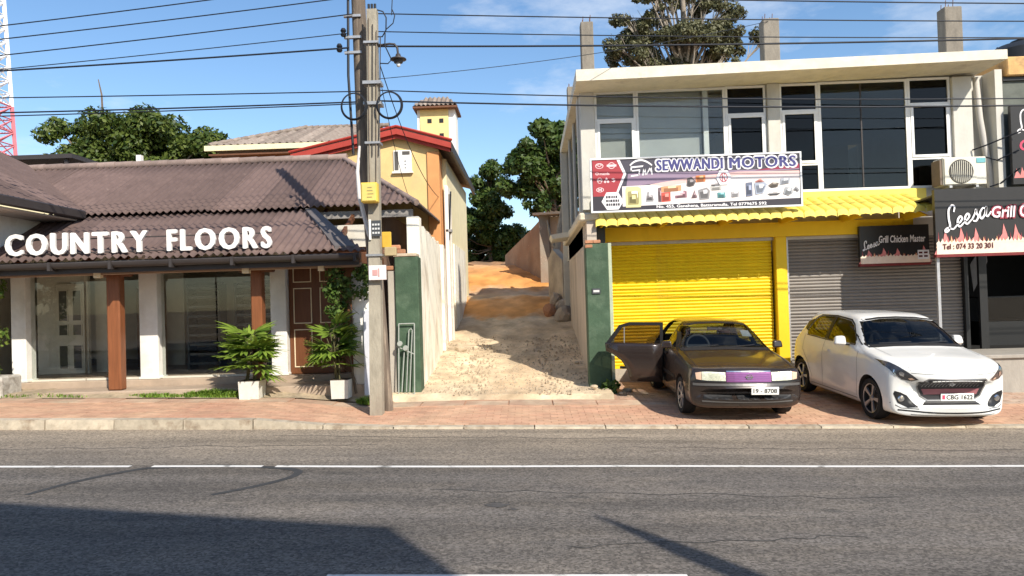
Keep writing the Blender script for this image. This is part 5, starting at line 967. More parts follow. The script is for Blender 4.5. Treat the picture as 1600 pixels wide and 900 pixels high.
def grill_sign(name, lb, x0, x1, z0, z1, y, dim, rotz=0):
    s = thing(name, lb, 'sign', (x0, y, z0), (0, 0, rotz), group='grill shop sign boards'); W_, H2 = x1 - x0, z1 - z0
    def pt(m_, n, mm): m_.build(n, mm, s, local=True)
    pt(MB().box(0, W_, 0, .08, 0, H2), 'board', m_bk)
    pt(MB().box(-.01, W_ + .01, -.015, .085, -.05, -.002), 'bottom_edge', mat('dark_red_edge', (.18, .02, .02), .5))
    q = MB(); flames(q, 0, W_, 0, H2 * .36, -.003, int(W_ * 16), 2, 1); pt(q, 'flame_print', mat('print_crimson', (.33, .05, .06), .5, .1, 5, 0))
    q = MB(); flames(q, 0, W_, 0, H2 * .46, -.008, max(3, int(W_ * 4)), 5, 1); pt(q, 'flame_print', mat('print_rose', (.66, .22, .20), .5, .15, 9, 0))
    q = MB(); flames(q, 0, W_, H2 * .1, H2 * .30, -.012, int(W_ * 13), 9, 1); pt(q, 'flame_print', mat('print_orange', (.80, .40, .22), .5, .15, 9, 0))
    q = MB(); q.box(0, W_, -.0165, -.0155, 0, H2 * .16); flames(q, 0, W_, H2 * .16, H2 * .25, -.016, int(W_ * 15), 11, 1); pt(q, 'flame_print', mat('print_cream', (.82, .66, .52), .5, .1, 9, 0))
    return s, pt
s, pt = grill_sign('grill_sign', 'large black sign with script lettering, telephone number and flames over the grill shop', 7.26, 9.6, 2.44, 3.60, 13.4, 1)
pt(leesa(.18, .40, .43, -.02, .036), 'script_lettering', mat('print_white', WHT, .5, 0, 5, 0))
for t_, a, b_, z0, z1 in (('Grill', .98, 1.40, .62, .83), ('Chicken', 1.47, 2.2, .62, .85)):
    m_ = text(t_, a, b_, z0, z1, -.018, .002, .04, .15, grow=.022); pt(m_, 'letter_outline', mat('print_dkred', (.30, .03, .05), .5, 0, 5, 0)); pt(text(t_, a, b_, z0, z1, -.022, .002, .02, .15), 'lettering', mat('print_pinkwhite', (.85, .72, .74), .5, 0, 5, 0))
pt(text('Tel : 074 33 20 301', .10, .98, .085, .185, -.026, .002, .018), 'lettering', mat('print_ink', (.10, .02, .02), .5, 0, 5, 0))
s, pt = grill_sign('grill_sign', 'smaller dim sign with script lettering tucked under the awning over the grey shutter', 6.50, 7.84, 2.36, 3.10, 14.72, .5, 0)
pt(leesa(.06, .26, .17, -.02, .02), 'script_lettering', mat('print_white', WHT, .5, 0, 5, 0)); pt(text('Grill Chicken Master', .36, 1.26, .40, .54, -.02, .001, .02, .1), 'lettering', mat('print_white', WHT, .5, 0, 5, 0)); pt(MB().box(1.1, 1.32, -.022, -.020, .06, .24), 'price_panel', mat('print_white', WHT, .5, 0, 5, 0))
q = MB(); [q.box(1.12 + k * .1, 1.19 + k * .1, -.0245, -.023, z, z + .035) for k in range(2) for z in (.1, .17)]; pt(q, 'panel_marks', mat('print_ink', (.10, .02, .02), .5, 0, 5, 0))
s = thing('grill_sign', 'tall black sign board at the right edge beside the downpipe', 'sign', (9.40, 14.55, 3.82), group='grill shop sign boards')
def pt(m_, n, mm): m_.build(n, mm, s, local=True)
pt(MB().box(0, 2.2, 0, .08, -.02, 1.5), 'board', m_bk); pt(leesa(.14, .98, .4, -.004, .03), 'script_lettering', mat('print_white', WHT, .5, 0, 5, 0)); pt(text('Chicken', .14, 1.1, .62, .84, -.004, .002, .03, .1), 'lettering', mat('print_red2', (.55, .06, .12), .5, 0, 5, 0)); q = MB(); flames(q, .03, 2.1, .1, .42, -.003, 20, 4, 1); pt(q, 'flame_print', mat('print_rose', (.66, .22, .20), .5))
# ---------------------------------------------------------------- grill shop: raised floor, post, dark interior
Gs = thing('grill_shop', 'dark open grill shop on a raised concrete floor at the right edge', 'shop', (9.5, 15, 0))
m_pl = mat('platform_concrete', (.34, .31, .265), .9, .2, 4, .3, 25, col2=(.3, .27, .22), c2=(.5, .68), c2scale=1.6, stretch=(1, 1, .4))
MB().box(7.62, 13, 13.55, 14.92, -.5, .55).build('platform', m_pl, Gs); MB().box(7.58, 13, 13.5, 14.92, .553, .62, .01).build('platform_edge', m_pl, Gs)
MB().box(7.30, 7.35, 13.48, 13.53, -.1, 2.44).build('post', m_steel, Gs)
MB().box(8.72, 13, 14.925, 19, -.5, .6).build('floor', mat('shade_black_wall', (.012, .011, .010), .8, .2, 3, .1), Gs); MB().box(8.72, 13, 18.9, 19, .6, 3.4).build('back_wall', mat('shade_black_wall', (.012, .011, .010), .8, .2, 3, .1), Gs)  # shade of the open shop put into the wall colour, near black
MB().box(12.9, 13, 15, 18.9, .6, 3.4).build('right_wall', mat('shade_black_wall', (.035, .033, .03), .8), Gs); MB().box(8.705, 8.78, 15.2, 18.9, .6, 3.4).build('left_wall', mat('shade_black_wall', (.035, .033, .03), .8), Gs)
MB().box(8.71, 13, 13.5, 19, 3.41, 3.5).build('ceiling', mat('shade_black_wall', (.035, .033, .03), .8), Gs)
MB().hexa([(7.3, 13.42, 3.5), (8.7, 13.42, 3.5), (8.7, 14.8, 3.42), (7.3, 14.8, 3.42)], [(7.3, 13.42, 3.53), (8.7, 13.42, 3.53), (8.7, 14.8, 3.45), (7.3, 14.8, 3.45)]).build('canopy_sheet', m_gut, Gs)
MB().add([(9.0, 15.3, 1.75), (9.3, 15.3, 2.35), (9.25, 15.3, 2.75), (8.95, 15.3, 2.3), (9.0, 15.31, 1.75), (9.3, 15.31, 2.35), (9.25, 15.31, 2.75), (8.95, 15.31, 2.3)], [(0, 1, 2, 3), (7, 6, 5, 4), (0, 4, 5, 1), (1, 5, 6, 2), (2, 6, 7, 3), (3, 7, 4, 0)]).build('reflection_shape', mat('pale_reflection', (.16, .155, .15), .8), Gs)  # pale diamond painting in a reflection inside the shop front
cb = thing('glass_counter', 'dark glass-fronted counter inside the grill shop', 'counter', (10.2, 16, .6)); MB().box(9.6, 11.2, 16, 16.6, .6, 1.1).build('base', m_rack, cb); MB().box(9.6, 11.2, 16, 16.02, 1.1, 1.6).build('pane', m_glass, cb); MB().box(9.6, 11.2, 16, 16.6, 1.601, 1.63).build('top', m_rack, cb)
MB().box(8.9, 9.05, 14.93, 15.0, .62, 2.9).build('door_leaf', m_rack, Gs)
# neighbour to the right
Nb = thing('neighbour_building', 'dark-fronted building with an orange parapet at the right edge', 'building', (11.5, 18, 0))
MB().box(9.38, 16, 14.75, 22, 3.51, 5.85).build('wall', mat('green_grey_wall', (.13, .14, .12), .9, .3, 3, .2), Nb); MB().box(9.42, 16, 14.62, 22, 5.93, 6.30, .02).build('parapet', mat('orange_parapet', (.66, .40, .16), .85, .2, 4, .2, col2=(.4, .25, .12), c2=(.5, .65), c2scale=3), Nb); MB().box(9.38, 16, 14.7, 22, 5.852, 5.928).build('eave', m_rack, Nb)
tk = thing('water_tank', 'black plastic water tank on the roof at the right edge', 'tank', (10.75, 16.2, 6.3)); MB().lathe([(0, 0), (.62, 0), (.65, .08), (.65, .25), (.63, .27), (.65, .29), (.65, .55), (.5, .68), (.2, .74), (.2, .8), (0, .8)], 28, (10.75, 16.2, 6.3)).build('body', mat('tank_black', (.02, .022, .025), .45), tk, smooth=40); MB().tube([(10.2, 15.8, 6.5), (9.8, 15.5, 6.75), (9.5, 15.1, 6.32)], .02, 6).build('hose', m_blk, tk)

# ============================================================ CARS
def pchip(xs, ys, x):
    xs, ys = np.asarray(xs, float), np.asarray(ys, float); h = np.diff(xs); d = np.diff(ys) / h; m = np.zeros(len(xs))
    for i in range(1, len(xs) - 1):
        if d[i - 1] * d[i] > 0: w1, w2 = 2 * h[i] + h[i - 1], h[i] + 2 * h[i - 1]; m[i] = (w1 + w2) / (w1 / d[i - 1] + w2 / d[i])
    m[0], m[-1] = d[0], d[-1]; i = np.clip(np.searchsorted(xs, x, side='right') - 1, 0, len(xs) - 2); t = (x - xs[i]) / h[i]
    return (2 * t ** 3 - 3 * t ** 2 + 1) * ys[i] + (t ** 3 - 2 * t ** 2 + t) * h[i] * m[i] + (-2 * t ** 3 + 3 * t ** 2) * ys[i + 1] + (t ** 3 - t ** 2) * h[i] * m[i + 1]
def ring(w, zb, zs, zt, wt):
    return [(0, zb), (.45 * w, zb), (.82 * w, zb + .005), (.955 * w, zb + .05), (.99 * w, zb + .30 * (zs - zb)), (w, zb + .52 * (zs - zb)), (.985 * w, zb + .84 * (zs - zb)), (.935 * w, zs), (wt + (.935 * w - wt) * .52, zs + (zt - zs) * .47), (wt, zt - .16 * min(.35, zt - zs) - .012), (wt * .86, zt - .022), (wt * .45, zt - .006), (0, zt)]
def crom(P, sub):
    P = [np.array(p, float) for p in P]; Q = []
    for i in range(len(P) - 1):
        a, b, c, d = P[max(i - 1, 0)], P[i], P[i + 1], P[min(i + 2, len(P) - 1)]
        if i == 0: a = np.array((-P[1][0], P[1][1]))
        if i == len(P) - 2: d = np.array((-P[-2][0], P[-2][1]))
        def tj(t, p, q): return t + max(1e-4, np.linalg.norm(q - p)) ** .5
        t0 = 0; t1 = tj(t0, a, b); t2 = tj(t1, b, c); t3 = tj(t2, c, d)
        for k in range(sub):
            t = t1 + (t2 - t1) * k / sub
            A1 = (t1 - t) / (t1 - t0) * a + (t - t0) / (t1 - t0) * b; A2 = (t2 - t) / (t2 - t1) * b + (t - t1) / (t2 - t1) * c; A3 = (t3 - t) / (t3 - t2) * c + (t - t2) / (t3 - t2) * d
            B1 = (t2 - t) / (t2 - t0) * A1 + (t - t0) / (t2 - t0) * A2; B2 = (t3 - t) / (t3 - t1) * A2 + (t - t1) / (t3 - t1) * A3; Q.append((t2 - t) / (t2 - t1) * B1 + (t - t1) / (t2 - t1) * B2)
    Q.append(P[-1]); return Q
def loft(st, ny=70, sub=4, cf=.2, cr=.12, L=4., fn=None):
    st = np.array(st, float); ys = st[:, 0]
    y_ = np.unique(np.concatenate([ys, np.linspace(ys[0], ys[-1], ny), ys[0] + np.array([.01, .02, .03, .06, .08]), ys[-1] - np.array([.01, .02, .04])]))
    mb = MB(); n = None
    for y in y_:
        p = [float(pchip(ys, st[:, k], y)) for k in range(1, 6)]
        q = crom(ring(*p), sub); full = [(x, z) for x, z in q] + [(-x, z) for x, z in q[-2:0:-1]]; n = len(full)
        for x, z in full:
            f = abs(x) / max(p[0], .3); dy = cf * f ** 2.6 * max(0, 1 - (y / (L * .28))) ** 1.2 - cr * f ** 2.6 * max(0, 1 - ((L - y) / (L * .28)))
            X, Yy, Zz = x, y + dy, z
            if fn: X, Yy, Zz = fn(X, Yy, Zz)
            mb.v.append((X, Yy, Zz))
    k = len(y_)
    for i in range(k - 1):
        for j in range(n): mb.f.append((i * n + j, (i + 1) * n + j, (i + 1) * n + (j + 1) % n, i * n + (j + 1) % n))
    h = n // 2
    for base, flip in ((0, 0), ((k - 1) * n, 1)):
        for j in range(h):
            a, b, c, d = base + j, base + j + 1, base + (n - j - 1) % n, base + (n - j) % n
            q = [a, b, c, d]; q = list(dict.fromkeys(q))
            if len(q) > 2: mb.f.append(tuple(q if not flip else q[::-1]))
    return mb
def boolean(body, cutters, mats):
    o = bpy.data.objects.new('tmp', body); COL.objects.link(o)
    cs = []
    for m in cutters:
        c = bpy.data.objects.new('cut', m); COL.objects.link(c); cs.append(c); md = o.modifiers.new('b', 'BOOLEAN'); md.operation = 'DIFFERENCE'; md.object = c; md.solver = 'EXACT'; md.material_mode = 'TRANSFER'
    dg = bpy.context.evaluated_depsgraph_get(); dg.update(); me = bpy.data.meshes.new_from_object(o.evaluated_get(dg), depsgraph=dg)
    for c in cs: bpy.data.objects.remove(c)
    bpy.data.objects.remove(o); me.shade_smooth(); me.set_sharp_from_angle(angle=R(32)); return me
def fixn(me):
    bm = bmesh.new(); bm.from_mesh(me); bmesh.ops.remove_doubles(bm, verts=bm.verts, dist=1e-5); bmesh.ops.recalc_face_normals(bm, faces=bm.faces); bm.to_mesh(me); bm.free(); return me
class Car:
    def __init__(s, root, body_mb, paint, trim):
        s.root = root; s.me = fixn(body_mb.mesh('body', [paint, trim])); bm = bmesh.new(); bm.from_mesh(s.me); s.bvh = BVHTree.FromBMesh(bm); bm.free(); s.paint = paint; s.trim = trim; s.cuts = []
    def cast(s, p, axis):
        if axis == 'f': o, d = Vector((p[0], -1, p[1])), Vector((0, 1, 0))
        elif axis == 'r': o, d = Vector((p[0], 6, p[1])), Vector((0, -1, 0))
        elif axis == 't': o, d = Vector((p[0], p[1], 3)), Vector((0, 0, -1))
        else: sg = 1 if axis == '+' else -1; o, d = Vector((sg * 2, p[0], p[1])), Vector((-sg, 0, 0))
        h = s.bvh.ray_cast(o, d); return (h[0], h[1]) if h[0] else (None, None)
    def patch(s, name, pts, axis, m, off=.004, res=.04, parent=None, thick=0.):
        bm = bmesh.new(); vs = [bm.verts.new((p[0], p[1], 0)) for p in pts]; bm.faces.new(vs); bmesh.ops.triangulate(bm, faces=bm.faces)
        for _ in range(6):
            e = [x for x in bm.edges if x.calc_length() > res]
            if not e: break
            bmesh.ops.subdivide_edges(bm, edges=e, cuts=1); bmesh.ops.triangulate(bm, faces=[f for f in bm.faces if len(f.verts) > 3])
        bad = []
        for v in bm.verts:
            h, n = s.cast((v.co.x, v.co.y), axis)
            if h is None: bad.append(v)
            else: v.co = h + n * off
        if bad: bmesh.ops.delete(bm, geom=bad, context='VERTS')
        bmesh.ops.recalc_face_normals(bm, faces=bm.faces)
        me = bpy.data.meshes.new(name); bm.to_mesh(me); bm.free(); me.materials.append(m); me.shade_smooth()
        o = bpy.data.objects.new(name, me); COL.objects.link(o); o.parent = parent or s.root
        if thick: md = o.modifiers.new('t', 'SOLIDIFY'); md.thickness = thick; md.offset = -1
        return o
    def seam(s, name, pts, axis, m, w=.008, off=.0025, parent=None):
        mb = MB(); P = []
        for i in range(len(pts) - 1):
            a, b = Vector(pts[i]), Vector(pts[i + 1]); n = max(2, int((b - a).length / .05)); P += [a.lerp(b, k / n) for k in range(n)]
        P.append(Vector(pts[-1])); V = []
        for i, p in enumerate(P):
            d = (P[min(i + 1, len(P) - 1)] - P[max(i - 1, 0)]).normalized(); nn = Vector((-d.y, d.x)) * w / 2
            for q in (p + nn, p - nn):
                h, n = s.cast(q, axis); V.append(tuple(h + n * off) if h else None)
        for i in range(len(P) - 1):
            q = [V[2 * i], V[2 * i + 1], V[2 * i + 3], V[2 * i + 2]]
            if None not in q: mb.add(q, [(0, 1, 2, 3)])
        return mb.build(name, m, parent or s.root, local=True)
    def mirror(s, pts): return [(-a, b) for a, b in pts][::-1]
    def finish(s, wheels, r, depth=.26, arch=None):
        for (x, y) in wheels:
            sg = 1 if x > 0 else -1; a = sorted((sg * (abs(x) - depth * .62), sg * (abs(x) + .3))); c = MB().lathe([(0, a[0]), (r, a[0]), (r, a[1]), (0, a[1])], 40, (0, y, r * .91), 'x').mesh('c', [s.paint, s.trim]); 
            for p in c.polygons: p.material_index = 1
            s.cuts.append(fixn(c))
        me = boolean(s.me, s.cuts, None); o = bpy.data.objects.new('body', me); COL.objects.link(o); o.parent = s.root; return o
def prism_cut(pts, axis, a, b, mats, mi=1):
    me = fixn(MB().prism(pts, axis, a, b).mesh('c', mats))
    for p in me.polygons: p.material_index = mi
    return me
m_tyre = mat('tyre', (.018, .018, .019), .85, .15, 20, .2); m_rub = mat('black_trim', (.016, .016, .017), .5, .1, 8, .05); m_cabin = mat('cabin_dark', (.035, .034, .034), .85, .1, 5, .1)
m_chrome = mat('chrome', (.75, .75, .75), .12, 0, 5, 0, metal=1.); m_alloy = mat('alloy', (.42, .42, .43), .35, .08, 5, 0, metal=.7); m_alloyd = mat('dark_alloy', (.03, .03, .032), .4, .1, 5, 0)
m_plate = mat('plate_white', (.80, .79, .74), .5, .05, 5, 0); m_ink = mat('plate_ink', (.02, .02, .02), .5, 0, 5, 0)
m_cargl = glass('car_glass', (.36, .40, .42), .75); m_sidegl = glass('car_side_glass', (.24, .25, .25), .8); m_lens = glass('lamp_lens', (.95, .95, .94), .4)
def wheel(root, x, y, r, spokes, two, w=.185):
    sg = 1 if x > 0 else -1; e = bpy.data.objects.new('wheel', None); COL.objects.link(e); e.parent = root; e.location = (x, y, r); e.rotation_euler = (0, 0, 0 if sg > 0 else math.pi); k = r / .30
    MB().lathe([(.2 * k, -w * .55), (.27 * k, -w * .55), (r - .012, -w * .42), (r, -w * .2), (r, w * .2), (r - .012, w * .42), (.285 * k, w * .52), (.215 * k, w * .5), (.205 * k, w * .35)], 36, (0, 0, 0), 'x').build('tyre', m_tyre, e, smooth=40, local=True)
    rm = MB().lathe([(.215 * k, w * .48), (.205 * k, w * .44), (.195 * k, w * .15), (.05, w * .05), (0, w * .05)], 36, (0, 0, 0), 'x').build('rim', m_alloyd, e, smooth=40, local=True)
    sp = MB()
    for i in range(spokes):
        for dv in ((-.07, .07) if two else (0,)):
            a = 2 * math.pi * i / spokes + dv; c, s_ = math.cos(a), math.sin(a); t = Vector((0, -s_, c)); rd = Vector((0, c, s_)); w1, w2 = (.011, .016) if two else (.022, .026); P = lambda rr, ww, xx: tuple(rd * rr + t * ww + Vector((xx, 0, 0)))
            sp.hexa([P(.04, -w1, w * .30), P(.04, w1, w * .30), P(.207 * k, w2, w * .32), P(.207 * k, -w2, w * .32)], [P(.04, -w1, w * .42), P(.04, w1, w * .42), P(.207 * k, w2, w * .47), P(.207 * k, -w2, w * .47)])
    sp.build('spokes', m_alloy, e, local=True); MB().lathe([(0, w * .47), (.035, w * .46), (.05, w * .42), (.05, w * .3)], 16, (0, 0, 0), 'x').build('hub', m_alloy, e, smooth=40, local=True); MB().lathe([(.2 * k, w * .46), (.217 * k, w * .5), (.222 * k, w * .47)], 36, (0, 0, 0), 'x').build('rim_lip', m_alloy, e, smooth=40, local=True)
    return e
def seat(root, x, y, z, m):
    e = bpy.data.objects.new('seat', None); COL.objects.link(e); e.parent = root; e.location = (x, y, z); MB().box(-.24, .24, 0, .5, 0, .16, .05).build('cushion', m, e, local=True); MB().hexa([(-.24, .42, .1), (.24, .42, .1), (.24, .56, .1), (-.24, .56, .1)], [(-.2, .66, .66), (.2, .66, .66), (.2, .74, .66), (-.2, .74, .66)]).build('back', m, e, local=True); MB().box(-.12, .12, .69, .78, .67, .85, .03).build('headrest', m, e, local=True)
def steering(root, x, y, z, m): 
    q = MB().tube([(x + .185 * math.cos(t), y + .07 * math.sin(t), z + .17 * math.sin(t)) for t in np.linspace(0, 2 * math.pi, 25)], .016, 6, False); q.box(x - .17, x + .17, y - .01, y + .02, z - .03, z + .02); q.build('steering_wheel', m, root, smooth=50, local=True)
def base_pose(x, y, head): return (x, y, pave_z(x, y) + .004), (.045, .025, head)

# ---------------------------------------------------------------- dark sedan with an open rear door
loc, rot = base_pose(3.14, 10.9, R(1.0))
D = thing('parked_car', 'dark brown older sedan with an open rear door by the yellow shutter', 'car', loc, rot, 'cars parked on the forecourt')
m_dp = mat('dark_brown_paint', (.036, .025, .021), .26, .08, 3, 0, metal=.3, spec=.5, coat=.6)
ST = [(0, .70, .36, .46, .52, .56), (.035, .79, .27, .54, .585, .66), (.075, .82, .22, .70, .745, .69), (.11, .825, .21, .745, .785, .70), (.22, .83, .20, .775, .815, .70), (.6, .835, .19, .83, .875, .70), (1.05, .835, .18, .875, .925, .69), (1.25, .835, .18, .895, .955, .675), (1.6, .835, .18, .905, 1.175, .61), (1.92, .835, .18, .91, 1.325, .575), (2.2, .835, .18, .915, 1.36, .56), (2.8, .835, .18, .915, 1.355, .56), (3.12, .835, .18, .915, 1.285, .57), (3.5, .832, .18, .915, 1.06, .62), (3.68, .83, .19, .90, .965, .66), (4.05, .82, .22, .88, .93, .67), (4.18, .79, .27, .80, .86, .64), (4.22, .72, .36, .70, .74, .58)]
car = Car(D, loft(ST, 60, 3, .17, .12, 4.22), m_dp, m_cabin); MM = [m_dp, m_cabin]
inner = [(y, w - .07, max(zb + .12, .3), zs - .05, zt - .045, wt - .045) for (y, w, zb, zs, zt, wt) in ST if 1.55 < y < 3.3]; inner = [(1.3, .74, .3, .80, .86, .60)] + inner + [(3.45, .74, .35, .82, .98, .58)]
im = fixn(loft(inner, 24, 2, 0, 0, 4.22).mesh('c', MM))
for p in im.polygons: p.material_index = 1
car.cuts.append(im)
WS = [(-.70, .955), (0, .975), (.70, .955), (.555, 1.275), (.3, 1.31), (0, 1.32), (-.3, 1.31), (-.555, 1.275)]
FW = [(1.50, .955), (1.52, 1.0), (1.80, 1.235), (1.92, 1.285), (2.08, 1.30), (2.08, .955)]; RWn = [(2.16, .955), (2.16, 1.30), (2.70, 1.29), (2.86, 1.24), (3.10, .97), (3.08, .955)]
RD = [(2.12, .30), (2.70, .30), (2.82, .40), (2.90, .60), (3.05, .70), (3.14, .90), (2.88, 1.26), (2.70, 1.315), (2.12, 1.32)]
car.cuts.append(prism_cut(WS, 'y', -.2, 2.4, MM)); car.cuts.append(prism_cut(FW, 'x', -1.2, 1.2, MM)); car.cuts.append(prism_cut(RWn, 'x', 0, 1.2, MM)); car.cuts.append(prism_cut(RD, 'x', -1.2, -.3, MM))
car.cuts.append(prism_cut([(-.56, 1.0), (.56, 1.0), (.5, 1.27), (-.5, 1.27)], 'y', 2.7, 4.5, MM))
car.finish([(-.73, .83), (.73, .83), (-.73, 3.26), (.73, 3.26)], .325)
car.patch('windscreen', WS, 'f', m_cargl, -.004); car.patch('rear_window', [(-.57, .99), (.57, .99), (.51, 1.28), (-.51, 1.28)], 'r', m_cargl, -.004)
for ax in '+-': car.patch('side_window', FW, ax, m_sidegl, -.004)
car.patch('side_window', RWn, '+', m_sidegl, -.004)
for a, b in (((-.73, .95), (-.57, 1.285)), ((.73, .95), (.57, 1.285))): car.seam('windscreen_trim', [a, b], 'f', m_rub, .03, .003)
car.seam('windscreen_trim', [(-.57, 1.29), (-.3, 1.322), (0, 1.332), (.3, 1.322), (.57, 1.29)], 'f', m_rub, .02, .003); car.seam('cowl', [(-.72, .945), (0, .967), (.72, .945)], 'f', m_rub, .035, .004)
m_lampg = mat('lamp_reflector', (.80, .80, .62), .25, .3, 40, .3, bscale=60, metal=.3); m_amb = mat('amber_lens', (.72, .48, .34), .25, .1, 9, 0)
for sg in (-1, 1):
    f = (lambda P: P) if sg > 0 else car.mirror
    h = car.patch('headlight', f([(.335, .615), (.58, .615), (.66, .62), (.66, .735), (.58, .74), (.335, .735)]), 'f', m_lampg, .006, .03); car.patch('lens', f([(.34, .62), (.57, .62), (.57, .73), (.34, .73)]), 'f', m_lens, .016, .04, h)
    car.patch('indicator', f([(.665, .62), (.735, .63), (.745, .72), (.665, .735)]), 'f', m_amb, .006, .03)
    car.seam('lamp_surround', f([(.33, .605), (.75, .612)]), 'f', m_rub, .012, .006)
    car.seam('door_line', [(1.28, .30), (1.22, .86)], '+' if sg > 0 else '-', m_rub); car.seam('door_line', [(2.1, .28), (2.1, .92)], '+' if sg > 0 else '-', m_rub); car.seam('side_moulding', [(1.25, .52), (3.0, .52)], '+' if sg > 0 else '-', m_rub, .05, .006)
    car.patch('door_handle', [(1.88, .80), (2.04, .80), (2.04, .835), (1.88, .835)], '+' if sg > 0 else '-', m_rub, .02)
    mr = MB().hexa([(sg * .82, 1.42, .95), (sg * 1.0, 1.46, .95), (sg * 1.0, 1.55, .95), (sg * .84, 1.55, .95)], [(sg * .84, 1.44, 1.07), (sg * .98, 1.48, 1.06), (sg * .98, 1.55, 1.06), (sg * .84, 1.55, 1.07)])
    o = mr.build('door_mirror', m_dp, D, local=True, smooth=60); md = o.modifiers.new('s', 'BEVEL'); md.width = .025; md.segments = 3
    car.seam('hood_line', f([(.70, .80), (.71, .86), (.69, .93)]), 'f', m_rub, .007)
gr = car.patch('grille', [(-.325, .60), (.325, .60), (.33, .738), (-.33, .738)], 'f', mat('violet_grille', (.23, .075, .21), .3, .1, 4, 0, metal=.4), .005, .04)
for k in range(4): car.seam('grille_bar', [(-.31, .625 + k * .03), (.31, .625 + k * .03)], 'f', mat('grille_bar', (.42, .18, .40), .25, 0, 5, 0, metal=.6), .008, .013, gr)
car.seam('grille_surround', [(-.32, .747), (.32, .747)], 'f', m_chrome, .014, .01); q = MB(); h, n = car.cast((0, .675), 'f'); disc(q, 0, .675, .05, .04, h.y - .022, 20, .7); q.box(-.055, .055, h.y - .024, h.y - .021, .665, .685); q.build('emblem', m_chrome, D, local=True)
car.seam('hood_line', [(-.74, .765), (-.4, .775), (0, .778), (.4, .775), (.74, .765)], 'f', m_rub, .008); car.seam('bumper_line', [(-.80, .595), (-.4, .598), (.4, .598), (.80, .595)], 'f', m_rub, .012, .003)
for a, b in ((-.64, -.23), (-.16, .16), (.23, .64)): car.patch('air_intake', [(a, .345), (b, .345), (b, .40), (a, .405)], 'f', m_rub, .004)
car.seam('bumper_lip', [(-.66, .315), (.66, .315)], 'f', mat('lip_grey', (.10, .095, .09), .3, 0, 5, 0), .02, .008); car.seam('bumper_moulding', [(-.78, .555), (-.4, .56), (.4, .56), (.78, .555)], 'f', mat('lip_grey', (.10, .095, .09), .3, 0, 5, 0), .035, .01)
h, n = car.cast((.1, .50), 'f'); yp = h.y - .05; pl = MB().box(.02, .42, yp, yp + .012, .42, .535, .006).build('number_plate', m_plate, D, local=True); text('19 - 8708', .05, .39, .445, .51, yp - .001, .002, .02).build('plate_characters', m_ink, pl, local=True)
for x, y in ((-.73, .83), (.73, .83), (-.73, 3.26), (.73, 3.26)): wheel(D, x, y, .29, 7, False)
m_seat = mat('seat_fabric', (.07, .065, .06), .9, .2, 9, .2)
for x in (-.36, .36): seat(D, x, 1.95, .36, m_seat)
MB().box(-.62, .62, 2.95, 3.3, .36, .62, .06).build('rear_seat', m_seat, D, local=True); MB().hexa([(-.62, 3.2, .6), (.62, 3.2, .6), (.62, 3.36, .6), (-.62, 3.36, .6)], [(-.56, 3.36, .98), (.56, 3.36, .98), (.56, 3.42, .98), (-.56, 3.42, .98)]).build('rear_seat_back', m_seat, D, local=True)
MB().hexa([(-.7, 1.36, .62), (.7, 1.36, .62), (.7, 1.66, .62), (-.7, 1.66, .62)], [(-.68, 1.36, .90), (.68, 1.36, .90), (.68, 1.58, .92), (-.68, 1.58, .92)]).build('dashboard', m_cabin, D, local=True); steering(D, -.36, 1.62, .97, mat('wheel_grey', (.16, .15, .14), .6))
MB().box(-.13, .13, 1.93, 1.95, 1.20, 1.26, .01).build('mirror', m_rub, D, local=True); car.patch('windscreen_sticker', [(.36, 1.14), (.52, 1.13), (.50, 1.22), (.36, 1.23)], 'f', mat('paper_sticker', (.75, .74, .70), .7), -.012)
car.seam('wiper', [(-.55, .97), (-.1, 1.0)], 'f', m_rub, .012, .01); car.seam('wiper', [(.05, .97), (.5, 1.0)], 'f', m_rub, .012, .01); car.seam('aerial', [(.69, .9), (.70, .96)], 'f', m_rub, .012, .01)
# the open door, hinged at the centre pillar
dr = bpy.data.objects.new('rear_door', None); COL.objects.link(dr); dr.parent = D; dr.location = (-.845, 2.12, 0); dr.rotation_euler = (0, 0, R(74)); dr['label'] = 'opened rear door swung out to the left'
# local: y runs from the hinge to the rear edge, x negative is the outer skin
P = [(y - 2.12, z) for y, z in RD]; lo = [(.0, .31), (.54, .31), (.59, .48), (.69, .64), (.84, .75), (.97, .80), (.99, .93), (0, .93)]
def dbuild(q, n, m, par=dr, sm=False): return q.build(n, m, par, smooth=sm, local=True)
q = MB(); rows = [(.30, -.015), (.40, .01), (.48, .016), (.56, .02), (.64, .02), (.70, .018), (.75, .015), (.80, .012), (.90, -.005), (.93, -.02)]
def yend(z): return float(np.interp(z, [.30, .48, .64, .75, .80, .93], [.55, .60, .70, .85, .98, 1.0]))
for z, b in rows:
    for t in (0, .25, .5, .75, 1): q.v.append((-b - .005, yend(z) * t, z))
q.f = [(i * 5 + j, i * 5 + j + 1, (i + 1) * 5 + j + 1, (i + 1) * 5 + j) for i in range(9) for j in range(4)]
sk = dbuild(q, 'door_skin', m_dp, sm=60); md = sk.modifiers.new('t', 'SOLIDIFY'); md.thickness = .05; md.offset = -1
dbuild(MB().prism(lo, 'x', .05, .09), 'inner_trim', m_cabin)
fr = MB(); o1 = [(0, .93), (1.0, .93), (.76, 1.26), (.58, 1.315), (0, 1.32)]; i1 = [(.05, .95), (.90, .95), (.70, 1.225), (.56, 1.265), (.05, 1.27)]
fr.v = [(x_, a, b) for x_ in (.0, .04) for L_ in (o1, i1) for a, b in L_]; n = 5
for j in range(n):
    k = (j + 1) % n; fr.f += [(j, k, n + k, n + j), (2 * n + j, 3 * n + j, 3 * n + k, 2 * n + k), (j, 2 * n + j, 2 * n + k, k), (n + j, n + k, 3 * n + k, 3 * n + j)]
